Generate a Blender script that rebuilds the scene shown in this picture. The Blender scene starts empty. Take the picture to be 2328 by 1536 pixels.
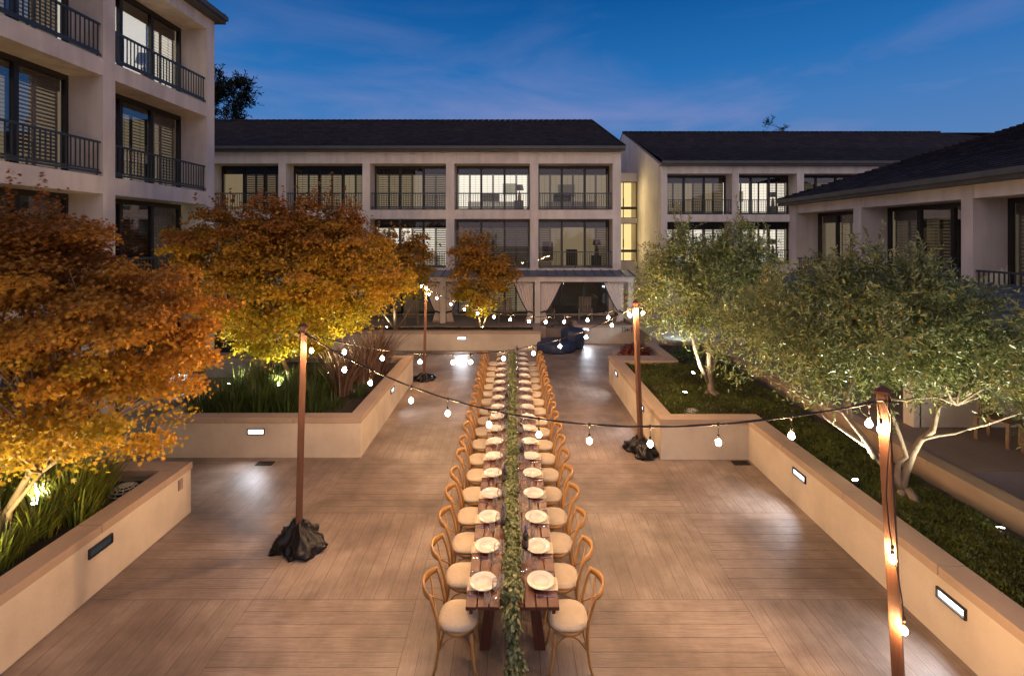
import bpy, math, random
import numpy as np
from mathutils import Vector, Matrix, noise
random.seed(7); rng = np.random.default_rng(7)
PI = math.pi
S = bpy.context.scene
COL = S.collection
F = 1080.0; CX = 1165.0; HY = 540.0; H = 4.66
def at(px, py, D):                       # a point at distance D
    return Vector(((px-CX)/F*D, D, H-(py-HY)/F*D))

# ------------------------------------------------------------------ materials
def nt(name):
    m = bpy.data.materials.new(name); m.use_nodes = True
    t = m.node_tree; t.nodes.clear()
    o = t.nodes.new('ShaderNodeOutputMaterial')
    return m, t, o
def N(t, kind, **kw):
    n = t.nodes.new(kind)
    for k, v in kw.items():
        if k.startswith('i_'): n.inputs[k[2:].replace('_', ' ')].default_value = v
        else: setattr(n, k, v)
    return n
def L(t, a, b): t.links.new(a, b)
def mth(t, op, a, b=None, c=None):
    n = t.nodes.new('ShaderNodeMath'); n.operation = op
    for i, v in enumerate((a, b, c)):
        if v is None: continue
        if isinstance(v, (int, float)): n.inputs[i].default_value = v
        else: L(t, v, n.inputs[i])
    return n.outputs[0]
def ramp(t, fac, stops):
    r = t.nodes.new('ShaderNodeValToRGB'); L(t, fac, r.inputs[0])
    e = r.color_ramp.elements
    while len(e) < len(stops): e.new(0.5)
    for i, (p, c) in enumerate(stops):
        e[i].position = p; e[i].color = (*c, 1)
    return r.outputs[0]
def mixc(t, fac, a, b, blend='MIX'):
    n = t.nodes.new('ShaderNodeMix'); n.data_type = 'RGBA'; n.blend_type = blend
    if isinstance(fac, (int, float)): n.inputs[0].default_value = fac
    else: L(t, fac, n.inputs[0])
    for i, v in ((6, a), (7, b)):
        if isinstance(v, tuple): n.inputs[i].default_value = (*v, 1)
        else: L(t, v, n.inputs[i])
    return n.outputs[2]
def mat(name, c, rough=.6, c2=None, scale=3.0, bump=0.0, bscale=40.0, stretch=(1,1,1), metal=0.0, spec=.5, detail=5, coat=0.0, rvar=0.0, ao=None):
    m, t, o = nt(name)
    p = N(t, 'ShaderNodeBsdfPrincipled'); L(t, p.outputs[0], o.inputs[0])
    p.inputs['Roughness'].default_value = rough; p.inputs['Metallic'].default_value = metal
    p.inputs['Specular IOR Level'].default_value = spec
    p.inputs['Coat Weight'].default_value = coat
    tc = N(t, 'ShaderNodeTexCoord'); mp = N(t, 'ShaderNodeMapping'); mp.inputs['Scale'].default_value = stretch
    L(t, tc.outputs['Object'], mp.inputs[0])
    n1 = N(t, 'ShaderNodeTexNoise'); n1.inputs['Scale'].default_value = scale; n1.inputs['Detail'].default_value = detail
    n1.inputs['Roughness'].default_value = .65
    L(t, mp.outputs[0], n1.inputs['Vector'])
    c2 = c2 or tuple(x*.8 for x in c)
    L(t, ramp(t, n1.outputs[0], [(.3, c2), (.7, c)]), p.inputs['Base Color'])
    if rvar:
        L(t, mth(t, 'MULTIPLY_ADD', n1.outputs[0], rvar, rough-rvar/2), p.inputs['Roughness'])
    if bump:
        n2 = N(t, 'ShaderNodeTexNoise'); n2.inputs['Scale'].default_value = bscale; n2.inputs['Detail'].default_value = 4
        L(t, mp.outputs[0], n2.inputs['Vector'])
        b = N(t, 'ShaderNodeBump'); b.inputs['Strength'].default_value = bump; b.inputs['Distance'].default_value = .02
        L(t, n2.outputs[0], b.inputs['Height']); L(t, b.outputs[0], p.inputs['Normal'])
    return m
def emit(name, c, s):
    m, t, o = nt(name); e = N(t, 'ShaderNodeEmission'); e.inputs[0].default_value = (*c, 1); e.inputs[1].default_value = s
    L(t, e.outputs[0], o.inputs[0]); return m
def leafmat(name, trans=.35, rough=.5, spec=.3):
    m, t, o = nt(name)
    a = N(t, 'ShaderNodeAttribute', attribute_name='Col')
    p = N(t, 'ShaderNodeBsdfPrincipled'); p.inputs['Roughness'].default_value = rough
    p.inputs['Specular IOR Level'].default_value = spec
    L(t, a.outputs['Color'], p.inputs['Base Color'])
    tr = N(t, 'ShaderNodeBsdfTranslucent'); L(t, a.outputs['Color'], tr.inputs[0])
    mx = N(t, 'ShaderNodeMixShader'); mx.inputs[0].default_value = trans
    L(t, p.outputs[0], mx.inputs[1]); L(t, tr.outputs[0], mx.inputs[2]); L(t, mx.outputs[0], o.inputs[0])
    return m
def glassmat(name, tint=(1,1,1), gl=.1, rough=.02, fr=.8, painted_glint=0):
    m, t, o = nt(name)
    tr = N(t, 'ShaderNodeBsdfTransparent'); tr.inputs[0].default_value = (*tint, 1)
    g = N(t, 'ShaderNodeBsdfGlossy'); g.inputs['Roughness'].default_value = rough
    lw = N(t, 'ShaderNodeLayerWeight'); lw.inputs[0].default_value = .35
    f = mth(t, 'MULTIPLY_ADD', lw.outputs['Fresnel'], fr, gl)
    f = mth(t, 'MINIMUM', f, 1.0)
    mx = N(t, 'ShaderNodeMixShader'); L(t, f, mx.inputs[0]); L(t, tr.outputs[0], mx.inputs[1]); L(t, g.outputs[0], mx.inputs[2])
    if painted_glint:  # highlights painted in as white diffuse, stronger toward the glass edges
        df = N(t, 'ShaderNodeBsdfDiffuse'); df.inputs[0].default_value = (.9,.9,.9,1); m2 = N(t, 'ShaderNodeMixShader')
        L(t, mth(t, 'MULTIPLY_ADD', lw.outputs['Facing'], painted_glint, .012), m2.inputs[0]); L(t, mx.outputs[0], m2.inputs[1]); L(t, df.outputs[0], m2.inputs[2]); mx = m2
    L(t, mx.outputs[0], o.inputs[0]); return m

M = {}
def stucco(name, c, c2, streak=.25):
    m, t, o = nt(name)
    p = N(t, 'ShaderNodeBsdfPrincipled'); L(t, p.outputs[0], o.inputs[0]); p.inputs['Roughness'].default_value = .9
    p.inputs['Specular IOR Level'].default_value = .2
    g = N(t, 'ShaderNodeNewGeometry')
    n1 = N(t, 'ShaderNodeTexNoise'); n1.inputs['Scale'].default_value = .7; n1.inputs['Detail'].default_value = 8; n1.inputs['Roughness'].default_value = .6
    L(t, g.outputs['Position'], n1.inputs['Vector'])
    mp = N(t, 'ShaderNodeMapping'); mp.inputs['Scale'].default_value = (2.2, 2.2, .25); L(t, g.outputs['Position'], mp.inputs[0])
    n2 = N(t, 'ShaderNodeTexNoise'); n2.inputs['Scale'].default_value = 1.4; n2.inputs['Detail'].default_value = 6; L(t, mp.outputs[0], n2.inputs['Vector'])
    f = mth(t, 'ADD', mth(t, 'MULTIPLY', n1.outputs[0], 1-streak), mth(t, 'MULTIPLY', n2.outputs[0], streak))
    L(t, ramp(t, f, [(.34, c2), (.58, c)]), p.inputs['Base Color'])
    n3 = N(t, 'ShaderNodeTexNoise'); n3.inputs['Scale'].default_value = 28; n3.inputs['Detail'].default_value = 5; L(t, g.outputs['Position'], n3.inputs['Vector'])
    b = N(t, 'ShaderNodeBump'); b.inputs['Strength'].default_value = .35; b.inputs['Distance'].default_value = .012
    L(t, n3.outputs[0], b.inputs['Height']); L(t, b.outputs[0], p.inputs['Normal'])
    return m
M['stucco'] = stucco('stucco', (.68,.61,.53), (.50,.44,.385), .5)
M['planter'] = stucco('planter_stucco', (.58,.51,.415), (.42,.355,.28), .2)
M['coping'] = stucco('coping_stone', (.40,.30,.225), (.31,.235,.175), .05)
M['metal'] = mat('painted_metal', (.045,.055,.062), .45, (.03,.037,.043), 6)
M['fascia'] = mat('fascia_paint', (.085,.085,.078), .6, (.06,.062,.058), 2)
M['frame'] = mat('bronze_frame', (.018,.014,.012), .4)
M['shutter'] = mat('shutter_paint', (.13,.10,.07), .5, (.11,.085,.06), 2)
M['blind'] = mat('roller_blind', (.028,.022,.018), .8)
M['glass'] = glassmat('window_glass', (.85,.85,.85), .02, .02, .55)
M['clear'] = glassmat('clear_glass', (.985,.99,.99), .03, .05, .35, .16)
M['soil'] = mat('soil', (.035,.024,.016), .95, (.018,.012,.008), 12, .8, 30)
M['wood_dark'] = mat('dark_stained_wood', (.115,.04,.02), .38, (.055,.018,.010), 3.5, .25, 20, (9, .7, 9), rvar=.2)
M['wood_leg'] = mat('leg_stained_wood', (.12,.038,.018), .4, (.05,.015,.008), 3, .2, 20, (9, 9, .7))
M['post'] = mat('redwood_post', (.14,.062,.034), .5, (.075,.03,.016), 3, .3, 30, (10, 10, .5))
M['chair'] = mat('honey_bentwood', (.44,.23,.07), .36, (.30,.145,.04), 6, .08, 40, (1, 1, 1), rvar=.15)
M['cushion'] = mat('cream_cushion', (.60,.51,.38), .85, (.50,.41,.29), 5, .3, 60)
M['linen'] = mat('napkin_linen', (.62,.53,.38), .9, (.54,.45,.32), 12, .3, 90)
M['china'] = mat('white_china', (.58,.545,.50), .10, (.55,.515,.475), 4, 0, 10, spec=.6)
M['steel'] = mat('silverware', (.62,.64,.72), .16, None, 5, metal=1)
M['bottle'] = mat('dark_bottle', (.012,.012,.01), .08, None, 5, spec=.8)
M['foil'] = mat('navy_foil', (.03,.035,.12), .35, None, 5)
M['wlabel'] = mat('bottle_label', (.07,.06,.06), .5, None, 5)
M['cable'] = mat('black_cable', (.012,.01,.01), .5)
M['bag'] = mat('black_cloth', (.006,.005,.006), .36, (.003,.003,.003), 4, .3, 14, spec=.3)
M['curtain'] = mat('curtain_cloth', (.66,.57,.50), .9, (.60,.52,.45), 3)
M['navy'] = mat('navy_cloth', (.012,.03,.085), .7)
M['cover'] = mat('navy_vinyl_cover', (.022,.042,.10), .5, (.013,.025,.06), 4, .4, 9)
M['awning'] = mat('awning_metal', (.10,.12,.16), .5, (.07,.085,.12), 2)
M['trunk'] = mat('olive_bark', (.24,.185,.135), .9, (.16,.115,.08), 7, .9, 26, (1, 1, .5))
M['trunk2'] = mat('maple_bark', (.30,.21,.12), .85, (.16,.10,.055), 6, .6, 24, (1, 1, .7))
M['darkbark'] = mat('dark_bark', (.02,.016,.012), .9)
M['grate'] = mat('grey_plastic', (.34,.34,.31), .6)
M['bluegrey'] = mat('outlet_plate', (.30,.22,.20), .5)
M['leaf'] = leafmat('maple_leaf', .4)
M['oleaf'] = leafmat('olive_leaf', .2, .40, .5)
M['blade'] = leafmat('blade_leaf', .3, .4, .4)
M['dleaf'] = leafmat('dark_leaf', .1, .7, .1)
M['bulb'] = emit('bulb_glow', (1.0, .58, .265), 760)
M['lens'] = emit('step_lens', (.86, .93, 1.0), 5.5)
M['lensdim'] = emit('step_lens_dim', (.20, .34, .42), .10)
M['upl'] = emit('uplight_lens', (.95, 1.0, .72), 60)
M['stair'] = emit('stair_glow', (.80,.60,.25), .95)
M['lamp'] = emit('lamp_glow', (1.0, .85, .6), 2.2)
M['art'] = mat('picture_print', (.20,.33,.33), .6, (.45,.36,.24), 3)
M['ldark'] = mat('furniture_dark', (.06,.045,.035), .7)
M['linenw'] = mat('bed_linen', (.75,.72,.66), .9)

def paving():
    m, t, o = nt('plank_stamped_paving')
    p = N(t, 'ShaderNodeBsdfPrincipled'); L(t, p.outputs[0], o.inputs[0])
    g = N(t, 'ShaderNodeNewGeometry'); sx = N(t, 'ShaderNodeSeparateXYZ'); L(t, g.outputs['Position'], sx.inputs[0])
    X, Y = sx.outputs[0], sx.outputs[1]
    u = mth(t, 'DIVIDE', mth(t, 'ADD', X, 40*2.10+1.24), 2.10); v = mth(t, 'DIVIDE', mth(t, 'ADD', Y, 20*1.93-6.12), 1.93)
    fu, fv = mth(t, 'FLOOR', u), mth(t, 'FLOOR', v)
    par = mth(t, 'MODULO', mth(t, 'ADD', fu, fv), 2.0)      # 0/1
    # planks along Y where par=1
    A = mth(t, 'ADD', mth(t, 'MULTIPLY', X, par), mth(t, 'MULTIPLY', Y, mth(t, 'SUBTRACT', 1.0, par)))   # across
    B = mth(t, 'ADD', mth(t, 'MULTIPLY', Y, par), mth(t, 'MULTIPLY', X, mth(t, 'SUBTRACT', 1.0, par)))   # along
    pw = .193
    # plank coordinate measured inside the panel
    au = mth(t, 'MULTIPLY', mth(t, 'FRACT', u), 2.10/pw); av = mth(t, 'MULTIPLY', mth(t, 'FRACT', v), 1.93/pw)
    pc = mth(t, 'ADD', mth(t, 'MULTIPLY', au, par), mth(t, 'MULTIPLY', av, mth(t, 'SUBTRACT', 1.0, par)))
    pf = mth(t, 'FRACT', pc); pi_ = mth(t, 'FLOOR', pc)
    d = mth(t, 'MINIMUM', pf, mth(t, 'SUBTRACT', 1.0, pf))
    seam = mth(t, 'LESS_THAN', d, .017)
    # some seams are worn: fade by noise
    fu2, fv2 = mth(t, 'FRACT', u), mth(t, 'FRACT', v)
    e1 = mth(t, 'MINIMUM', fu2, mth(t, 'SUBTRACT', 1.0, fu2)); e2 = mth(t, 'MINIMUM', fv2, mth(t, 'SUBTRACT', 1.0, fv2))
    edge = mth(t, 'LESS_THAN', mth(t, 'MINIMUM', e1, e2), .0022)
    # random per plank
    cv = N(t, 'ShaderNodeCombineXYZ'); L(t, mth(t, 'ADD', pi_, mth(t, 'MULTIPLY', fu, 13.7)), cv.inputs[0]); L(t, mth(t, 'MULTIPLY', fv, 5.3), cv.inputs[1])
    wn = N(t, 'ShaderNodeTexWhiteNoise'); L(t, cv.outputs[0], wn.inputs['Vector'])
    # grain
    gv = N(t, 'ShaderNodeCombineXYZ'); L(t, mth(t, 'MULTIPLY', A, 42.0), gv.inputs[0]); L(t, mth(t, 'MULTIPLY', B, 2.6), gv.inputs[1]); L(t, mth(t, 'MULTIPLY', wn.outputs[0], 40.0), gv.inputs[2])
    gn = N(t, 'ShaderNodeTexNoise'); gn.inputs['Scale'].default_value = 1.0; gn.inputs['Detail'].default_value = 6; gn.inputs['Roughness'].default_value = .7; gn.inputs['Distortion'].default_value = .6
    L(t, gv.outputs[0], gn.inputs['Vector'])
    big = N(t, 'ShaderNodeTexNoise'); big.inputs['Scale'].default_value = .55; big.inputs['Detail'].default_value = 7; big.inputs['Roughness'].default_value = .62
    L(t, g.outputs['Position'], big.inputs['Vector'])
    med = N(t, 'ShaderNodeTexNoise'); med.inputs['Scale'].default_value = 2.6; med.inputs['Detail'].default_value = 6
    L(t, g.outputs['Position'], med.inputs['Vector'])
    c = ramp(t, big.outputs[0], [(.34, (.135,.098,.076)), (.50, (.245,.187,.150)), (.62, (.37,.295,.242))])
    c = mixc(t, .36, c, ramp(t, gn.outputs[0], [(.34, (.35,.33,.32)), (.60, (1.08,1.06,1.02))]), 'MULTIPLY')
    c = mixc(t, .35, c, ramp(t, wn.outputs[0], [(0, (.84,.84,.84)), (1, (1.10,1.08,1.06))]), 'MULTIPLY')
    c = mixc(t, .25, c, ramp(t, med.outputs[0], [(.36, (.50,.48,.47)), (.6, (1.10,1.10,1.10))]), 'MULTIPLY')
    sm = mth(t, 'MULTIPLY', seam, mth(t, 'MULTIPLY_ADD', med.outputs[0], 1.8, -.30)); sm = mth(t, 'MINIMUM', mth(t, 'MAXIMUM', sm, 0.0), .85)
    c = mixc(t, sm, c, (.03,.02,.016)); c = mixc(t, mth(t, 'MULTIPLY', edge, .4), c, (.035,.024,.02))
    L(t, c, p.inputs['Base Color'])
    r = mth(t, 'MULTIPLY_ADD', big.outputs[0], -.45, .62); r = mth(t, 'MULTIPLY_ADD', gn.outputs[0], .22, mth(t, 'SUBTRACT', r, .06))
    L(t, mth(t, 'MAXIMUM', r, .22), p.inputs['Roughness'])
    p.inputs['Specular IOR Level'].default_value = .6
    hgt = mth(t, 'SUBTRACT', mth(t, 'MULTIPLY', gn.outputs[0], 1.0), mth(t, 'MULTIPLY', mth(t, 'MAXIMUM', seam, edge), 1.4))
    b = N(t, 'ShaderNodeBump'); b.inputs['Strength'].default_value = .8; b.inputs['Distance'].default_value = .007
    L(t, hgt, b.inputs['Height']); L(t, b.outputs[0], p.inputs['Normal'])
    return m
M['paving'] = paving()
M['terr'] = mat('terrace_concrete', (.26,.20,.165), .7, (.19,.145,.12), 1.2, .2, 20)
def roofmat():
    m, t, o = nt('roof_tile')
    p = N(t, 'ShaderNodeBsdfPrincipled'); L(t, p.outputs[0], o.inputs[0]); p.inputs['Roughness'].default_value = .8
    p.inputs['Specular IOR Level'].default_value = .25
    tc = N(t, 'ShaderNodeTexCoord'); br = N(t, 'ShaderNodeTexBrick'); L(t, tc.outputs['Object'], br.inputs['Vector'])
    br.inputs['Scale'].default_value = 1; br.inputs['Brick Width'].default_value = .3; br.inputs['Row Height'].default_value = .33; br.inputs['Mortar Size'].default_value = .012
    br.inputs['Color1'].default_value = (.040,.027,.026,1); br.inputs['Color2'].default_value = (.010,.009,.011,1); br.inputs['Mortar'].default_value = (.006,.005,.005,1)
    n = N(t, 'ShaderNodeTexNoise'); n.inputs['Scale'].default_value = .8; n.inputs['Detail'].default_value = 5; L(t, tc.outputs['Object'], n.inputs['Vector'])
    L(t, mixc(t, .5, br.outputs[0], ramp(t, n.outputs[0], [(.35, (.5,.5,.5)), (.65, (1.4,1.3,1.2))]), 'MULTIPLY'), p.inputs['Base Color'])
    return m
M['roof'] = roofmat()
def roomMat(name, c, s):
    m, t, o = nt(name)
    e = N(t, 'ShaderNodeEmission'); e.inputs[0].default_value = (*c, 1); e.inputs[1].default_value = s
    d = N(t, 'ShaderNodeBsdfDiffuse'); d.inputs[0].default_value = (.25,.22,.18,1)
    a = N(t, 'ShaderNodeAddShader'); L(t, e.outputs[0], a.inputs[0]); L(t, d.outputs[0], a.inputs[1]); L(t, a.outputs[0], o.inputs[0]); return m
ROOM = {'bright': roomMat('room_bright', (1.0,.93,.78), .95), 'warm': roomMat('room_warm', (.95,.72,.42), .17), 'mid': roomMat('room_mid', (.95,.76,.48), .21),
        'dim': roomMat('room_dim', (.85,.66,.40), .08), 'dark': roomMat('room_dark', (.6,.5,.4), .012)}

# ------------------------------------------------------------------ mesh helpers
class MB:
    def __init__(s): s.v = []; s.f = []
    def box(s, x0, y0, z0, x1, y1, z1):
        b = len(s.v)
        s.v += [(x0,y0,z0),(x1,y0,z0),(x1,y1,z0),(x0,y1,z0),(x0,y0,z1),(x1,y0,z1),(x1,y1,z1),(x0,y1,z1)]
        s.f += [(b,b+3,b+2,b+1),(b+4,b+5,b+6,b+7),(b,b+1,b+5,b+4),(b+1,b+2,b+6,b+5),(b+2,b+3,b+7,b+6),(b+3,b,b+4,b+7)]
        return s
    def rbox(s, c, size, R):                     # rotated box, R a 3x3 Matrix
        b = len(s.v); hx, hy, hz = size[0]/2, size[1]/2, size[2]/2
        for z in (-hz, hz):
            for x, y in ((-hx,-hy),(hx,-hy),(hx,hy),(-hx,hy)):
                s.v.append(tuple(Vector(c) + R @ Vector((x,y,z))))
        s.f += [(b,b+3,b+2,b+1),(b+4,b+5,b+6,b+7),(b,b+1,b+5,b+4),(b+1,b+2,b+6,b+5),(b+2,b+3,b+7,b+6),(b+3,b,b+4,b+7)]
        return s
    def quad(s, *p):
        b = len(s.v); s.v += [tuple(q) for q in p]; s.f.append(tuple(range(b, b+len(p)))); return s
    def tube(s, pts, rad, seg=8, caps=True, flat=1.0):
        pts = [Vector(p) for p in pts]; n = len(pts)
        if isinstance(rad, (int, float)): rad = [rad]*n
        b = len(s.v); up = None
        for i, p in enumerate(pts):
            d = (pts[min(i+1,n-1)] - pts[max(i-1,0)])
            if d.length < 1e-9: d = Vector((0,0,1))
            d.normalize()
            if up is None:
                up = Vector((0,0,1)) if abs(d.z) < .9 else Vector((0,1,0))
            a = d.cross(up)
            if a.length < 1e-5: a = d.cross(Vector((1,0,0)))
            a.normalize(); c = a.cross(d).normalized(); up = c
            for k in range(seg):
                th = 2*PI*k/seg
                s.v.append(tuple(p + (a*math.cos(th) + c*math.sin(th)*flat)*rad[i]))
        for i in range(n-1):
            for k in range(seg):
                k2 = (k+1) % seg
                s.f.append((b+i*seg+k, b+i*seg+k2, b+(i+1)*seg+k2, b+(i+1)*seg+k))
        if caps:
            s.f.append(tuple(b+k for k in reversed(range(seg)))); s.f.append(tuple(b+(n-1)*seg+k for k in range(seg)))
        return s
    def lathe(s, prof, c=(0,0,0), seg=20, wob=None):
        b = len(s.v); n = len(prof)
        for i, (r, z) in enumerate(prof):
            for k in range(seg):
                th = 2*PI*k/seg; rr = r*(wob(th, i) if wob else 1)
                s.v.append((c[0]+rr*math.cos(th), c[1]+rr*math.sin(th), c[2]+z))
        for i in range(n-1):
            for k in range(seg):
                k2 = (k+1) % seg
                s.f.append((b+i*seg+k, b+i*seg+k2, b+(i+1)*seg+k2, b+(i+1)*seg+k))
        if prof[0][0] > 1e-6: s.f.append(tuple(b+k for k in reversed(range(seg))))
        return s
    def mesh(s, name, m, smooth=False):
        me = bpy.data.meshes.new(name); me.from_pydata(s.v, [], s.f); me.update()
        if m: me.materials.append(m)
        if smooth: me.shade_smooth()
        return me
    def build(s, name, m, parent=None, smooth=False, bevel=0):
        o = bpy.data.objects.new(name, s.mesh(name, m, smooth)); COL.objects.link(o)
        if parent: o.parent = parent
        if bevel:
            bv = o.modifiers.new('b', 'BEVEL'); bv.width = bevel; bv.segments = 2; bv.limit_method = 'ANGLE'
        return o
def tag(o, label=None, cat=None, group=None, kind=None):
    if label: o['label'] = label
    if cat: o['category'] = cat
    if group: o['group'] = group
    if kind: o['kind'] = kind
    return o
def thing(name, label, cat, loc=(0,0,0), rz=0, group=None):
    o = bpy.data.objects.new(name, None); COL.objects.link(o); o.location = loc; o.rotation_euler = (0,0,rz)
    o.empty_display_size = .2
    return tag(o, label, cat, group)
def dup(o, parent=None):
    c = o.copy(); COL.objects.link(c)
    if parent: c.parent = parent
    for ch in list(o.children): dup(ch, c)
    return c
def meshobj(name, me, parent=None, loc=(0,0,0), rot=None):
    o = bpy.data.objects.new(name, me); COL.objects.link(o); o.location = loc
    if parent: o.parent = parent
    if rot: o.rotation_euler = rot
    return o
def struct(name, mb, m): return tag(mb.build(name, m), kind='structure')
ORD = ['nearest','second','third','fourth','fifth','sixth','seventh','eighth','ninth','tenth','eleventh','twelfth','thirteenth','fourteenth','fifteenth','sixteenth','seventeenth','farthest']
def ordn(k): return ORD[k] + (' from near end' if 0 < k < 17 else '')

# ------------------------------------------------------------------ camera, world, render
cam = bpy.data.cameras.new('camera'); co = bpy.data.objects.new('camera', cam); COL.objects.link(co); S.camera = co
co.location = (0,0,H); co.rotation_euler = (PI/2,0,0)
cam.sensor_width = 36; cam.lens = F/2328*36; cam.shift_x = -(CX-1164)/2328; cam.shift_y = -(768-HY)/2328
cam.clip_start = .05; cam.clip_end = 2000
W = bpy.data.worlds.new('World'); S.world = W; W.use_nodes = True
wt = W.node_tree; wt.nodes.clear()
wo = N(wt, 'ShaderNodeOutputWorld'); bg = N(wt, 'ShaderNodeBackground'); L(wt, bg.outputs[0], wo.inputs[0])
tc = N(wt, 'ShaderNodeTexCoord'); sx = N(wt, 'ShaderNodeSeparateXYZ'); L(wt, tc.outputs['Generated'], sx.inputs[0])
sky = N(wt, 'ShaderNodeTexSky'); sky.sky_type = 'NISHITA'; sky.sun_disc = False
sky.sun_elevation = math.radians(1.0); sky.sun_rotation = math.radians(180)
grad = ramp(wt, sx.outputs[2], [(0.0,(.11,.22,.46)), (.16,(.09,.215,.48)), (.24,(.055,.19,.48)), (.32,(.018,.15,.44)), (.45,(.003,.085,.31)), (1.0,(.002,.03,.14))])
mp = N(wt, 'ShaderNodeMapping'); mp.inputs['Scale'].default_value = (1.5,1.5,6.0); mp.inputs['Location'].default_value = (.75,.0,.3); L(wt, tc.outputs['Generated'], mp.inputs[0])
cn = N(wt, 'ShaderNodeTexNoise'); cn.inputs['Scale'].default_value = 1.5; cn.inputs['Detail'].default_value = 6; cn.inputs['Roughness'].default_value = .55; cn.inputs['Distortion'].default_value = .5
L(wt, mp.outputs[0], cn.inputs['Vector'])
cm = ramp(wt, cn.outputs[0], [(.45,(0,0,0)), (.76,(1,1,1))])
low = ramp(wt, sx.outputs[2], [(.05,(1,1,1)), (.60,(.25,.25,.25))])
cf = mixc(wt, 1.0, cm, low, 'MULTIPLY')
ccol = ramp(wt, sx.outputs[2], [(.14,(.44,.30,.50)), (.26,(.24,.27,.53)), (.45,(.045,.14,.39))])
skyc = mixc(wt, cf, grad, ccol)
nz = mixc(wt, 1.0, sky.outputs[0], (.001,.002,.005), 'MULTIPLY')
L(wt, mixc(wt, 1.0, skyc, nz, 'ADD'), bg.inputs[0]); bg.inputs[1].default_value = .72
sun = bpy.data.lights.new('sun', 'SUN'); sun.energy = 1.0; sun.angle = math.radians(110); sun.color = (1.0,.74,.57)
so = bpy.data.objects.new('sun', sun); COL.objects.link(so)
so.rotation_euler = (math.radians(52), 0, math.radians(-6))      # low dusk glow from behind the camera
S.view_settings.view_transform = 'Standard'; S.view_settings.look = 'None'; S.view_settings.exposure = .5; S.view_settings.gamma = 1
cy = S.cycles
cy.use_denoising = True
try: cy.denoiser = 'OPENIMAGEDENOISE'; cy.denoising_input_passes = 'RGB_ALBEDO_NORMAL'; cy.denoising_prefilter = 'ACCURATE'
except Exception: pass
cy.max_bounces = 7; cy.diffuse_bounces = 3; cy.glossy_bounces = 3; cy.transmission_bounces = 4; cy.transparent_max_bounces = 14
cy.caustics_reflective = False; cy.caustics_refractive = False; cy.sample_clamp_indirect = 2.0; cy.use_light_tree = True
S.cycles.blur_glossy = .6

def light(kind, name, loc, energy, color, target=None, parent=None, **kw):
    l = bpy.data.lights.new(name, kind); l.energy = energy; l.color = color
    for k, v in kw.items(): setattr(l, k, v)
    o = bpy.data.objects.new(name, l); COL.objects.link(o); o.location = loc
    if target is not None:
        d = Vector(target) - Vector(loc); o.rotation_euler = d.to_track_quat('-Z', 'Y').to_euler()
    if parent:
        o.parent = parent; o.matrix_parent_inverse = Matrix.Identity(4)
    return o

# ------------------------------------------------------------------ ground
struct('ground', MB().quad((-400,-200,-.03),(400,-200,-.03),(400,900,-.03),(-400,900,-.03)), M['terr'])
struct('paving', MB().quad((-30,-12,0),(30,-12,0),(30,60,0),(-30,60,0)), M['paving'])
# terraces (joined surfaces at slightly different heights where they meet)
t = MB(); t.box(-30,21.2,0.002,5.4,24.9,.60); struct('back_terrace', t, M['terr'])
t = MB(); t.box(5.4,17.5,0.002,48,33,.80); struct('side_walkway', t, M['paving'])
t = MB(); t.box(7.14,-6,.002,7.5,17.5,.82); t.box(7.5,7.8,.002,34,17.5,.82); t.box(7.5,-6,.002,11.2,7.8,.30); t.box(11.2,-6,.002,34,7.8,.82)
struct('side_terrace', t, M['terr'])

# ------------------------------------------------------------------ planters
def seg_wall(mb_w, mb_c, x0, y0, x1, y1, h, oh=.02, ch=.115, zb=.0, joints=1.55, nb=()):
    e = [oh]*4                                   # inset of each side; sides that meet a neighbour run on to touch it
    for (a0, b0, a1, b1) in nb:
        if (a0, b0, a1, b1) == (x0, y0, x1, y1): continue
        oy = min(y1, b1)-max(y0, b0) > .01; ox = min(x1, a1)-max(x0, a0) > .01
        if oy and abs(a1-x0) < .002 and (y1-y0) < (b1-b0)+.02: e[0] = -oh
        if oy and abs(a0-x1) < .002 and (y1-y0) < (b1-b0)+.02: e[2] = -oh
        if ox and abs(b1-y0) < .002 and (x1-x0) < (a1-a0)+.02: e[1] = -oh
        if ox and abs(b0-y1) < .002 and (x1-x0) < (a1-a0)+.02: e[3] = -oh
    mb_w.box(x0+e[0], y0+e[1], zb, x1-e[2], y1-e[3], h-ch)
    # coping in lengths with narrow joints
    lx, ly = x1-x0, y1-y0; n = max(1, round(max(lx, ly)/joints))
    for i in range(n):
        if lx > ly: a, b = x0+lx*i/n, x0+lx*(i+1)/n; mb_c.box(a+.0035, y0, h-ch, b-.0035, y1, h)
        else: a, b = y0+ly*i/n, y0+ly*(i+1)/n; mb_c.box(x0, a+.0035, h-ch, x1, b-.0035, h)
def planter(label, segs, h, soils, sz, name='raised_planter'):
    r = thing(name, label, 'planter', (0,0,0))
    w, c = MB(), MB()
    for s in segs: seg_wall(w, c, *s, h, nb=segs)
    w.build('planter_wall', M['planter'], r); c.build('coping', M['coping'], r, bevel=.008)
    if soils:
        g = MB()
        for s in soils: bumpy(g, *s, sz)
        g.build('soil', M['soil'], r, smooth=True)
    return r
def bumpy(mb, x0, y0, x1, y1, z, step=.35, amp=.05):
    nx, ny = max(2, int((x1-x0)/step)), max(2, int((y1-y0)/step)); b = len(mb.v)
    for j in range(ny+1):
        for i in range(nx+1):
            x, y = x0+(x1-x0)*i/nx, y0+(y1-y0)*j/ny
            mb.v.append((x, y, z+amp*noise.noise(Vector((x*1.3, y*1.3, 3.1)))))
    for j in range(ny):
        for i in range(nx):
            a = b+j*(nx+1)+i; mb.f.append((a, a+1, a+nx+2, a+nx+1))
HP = .85
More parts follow.
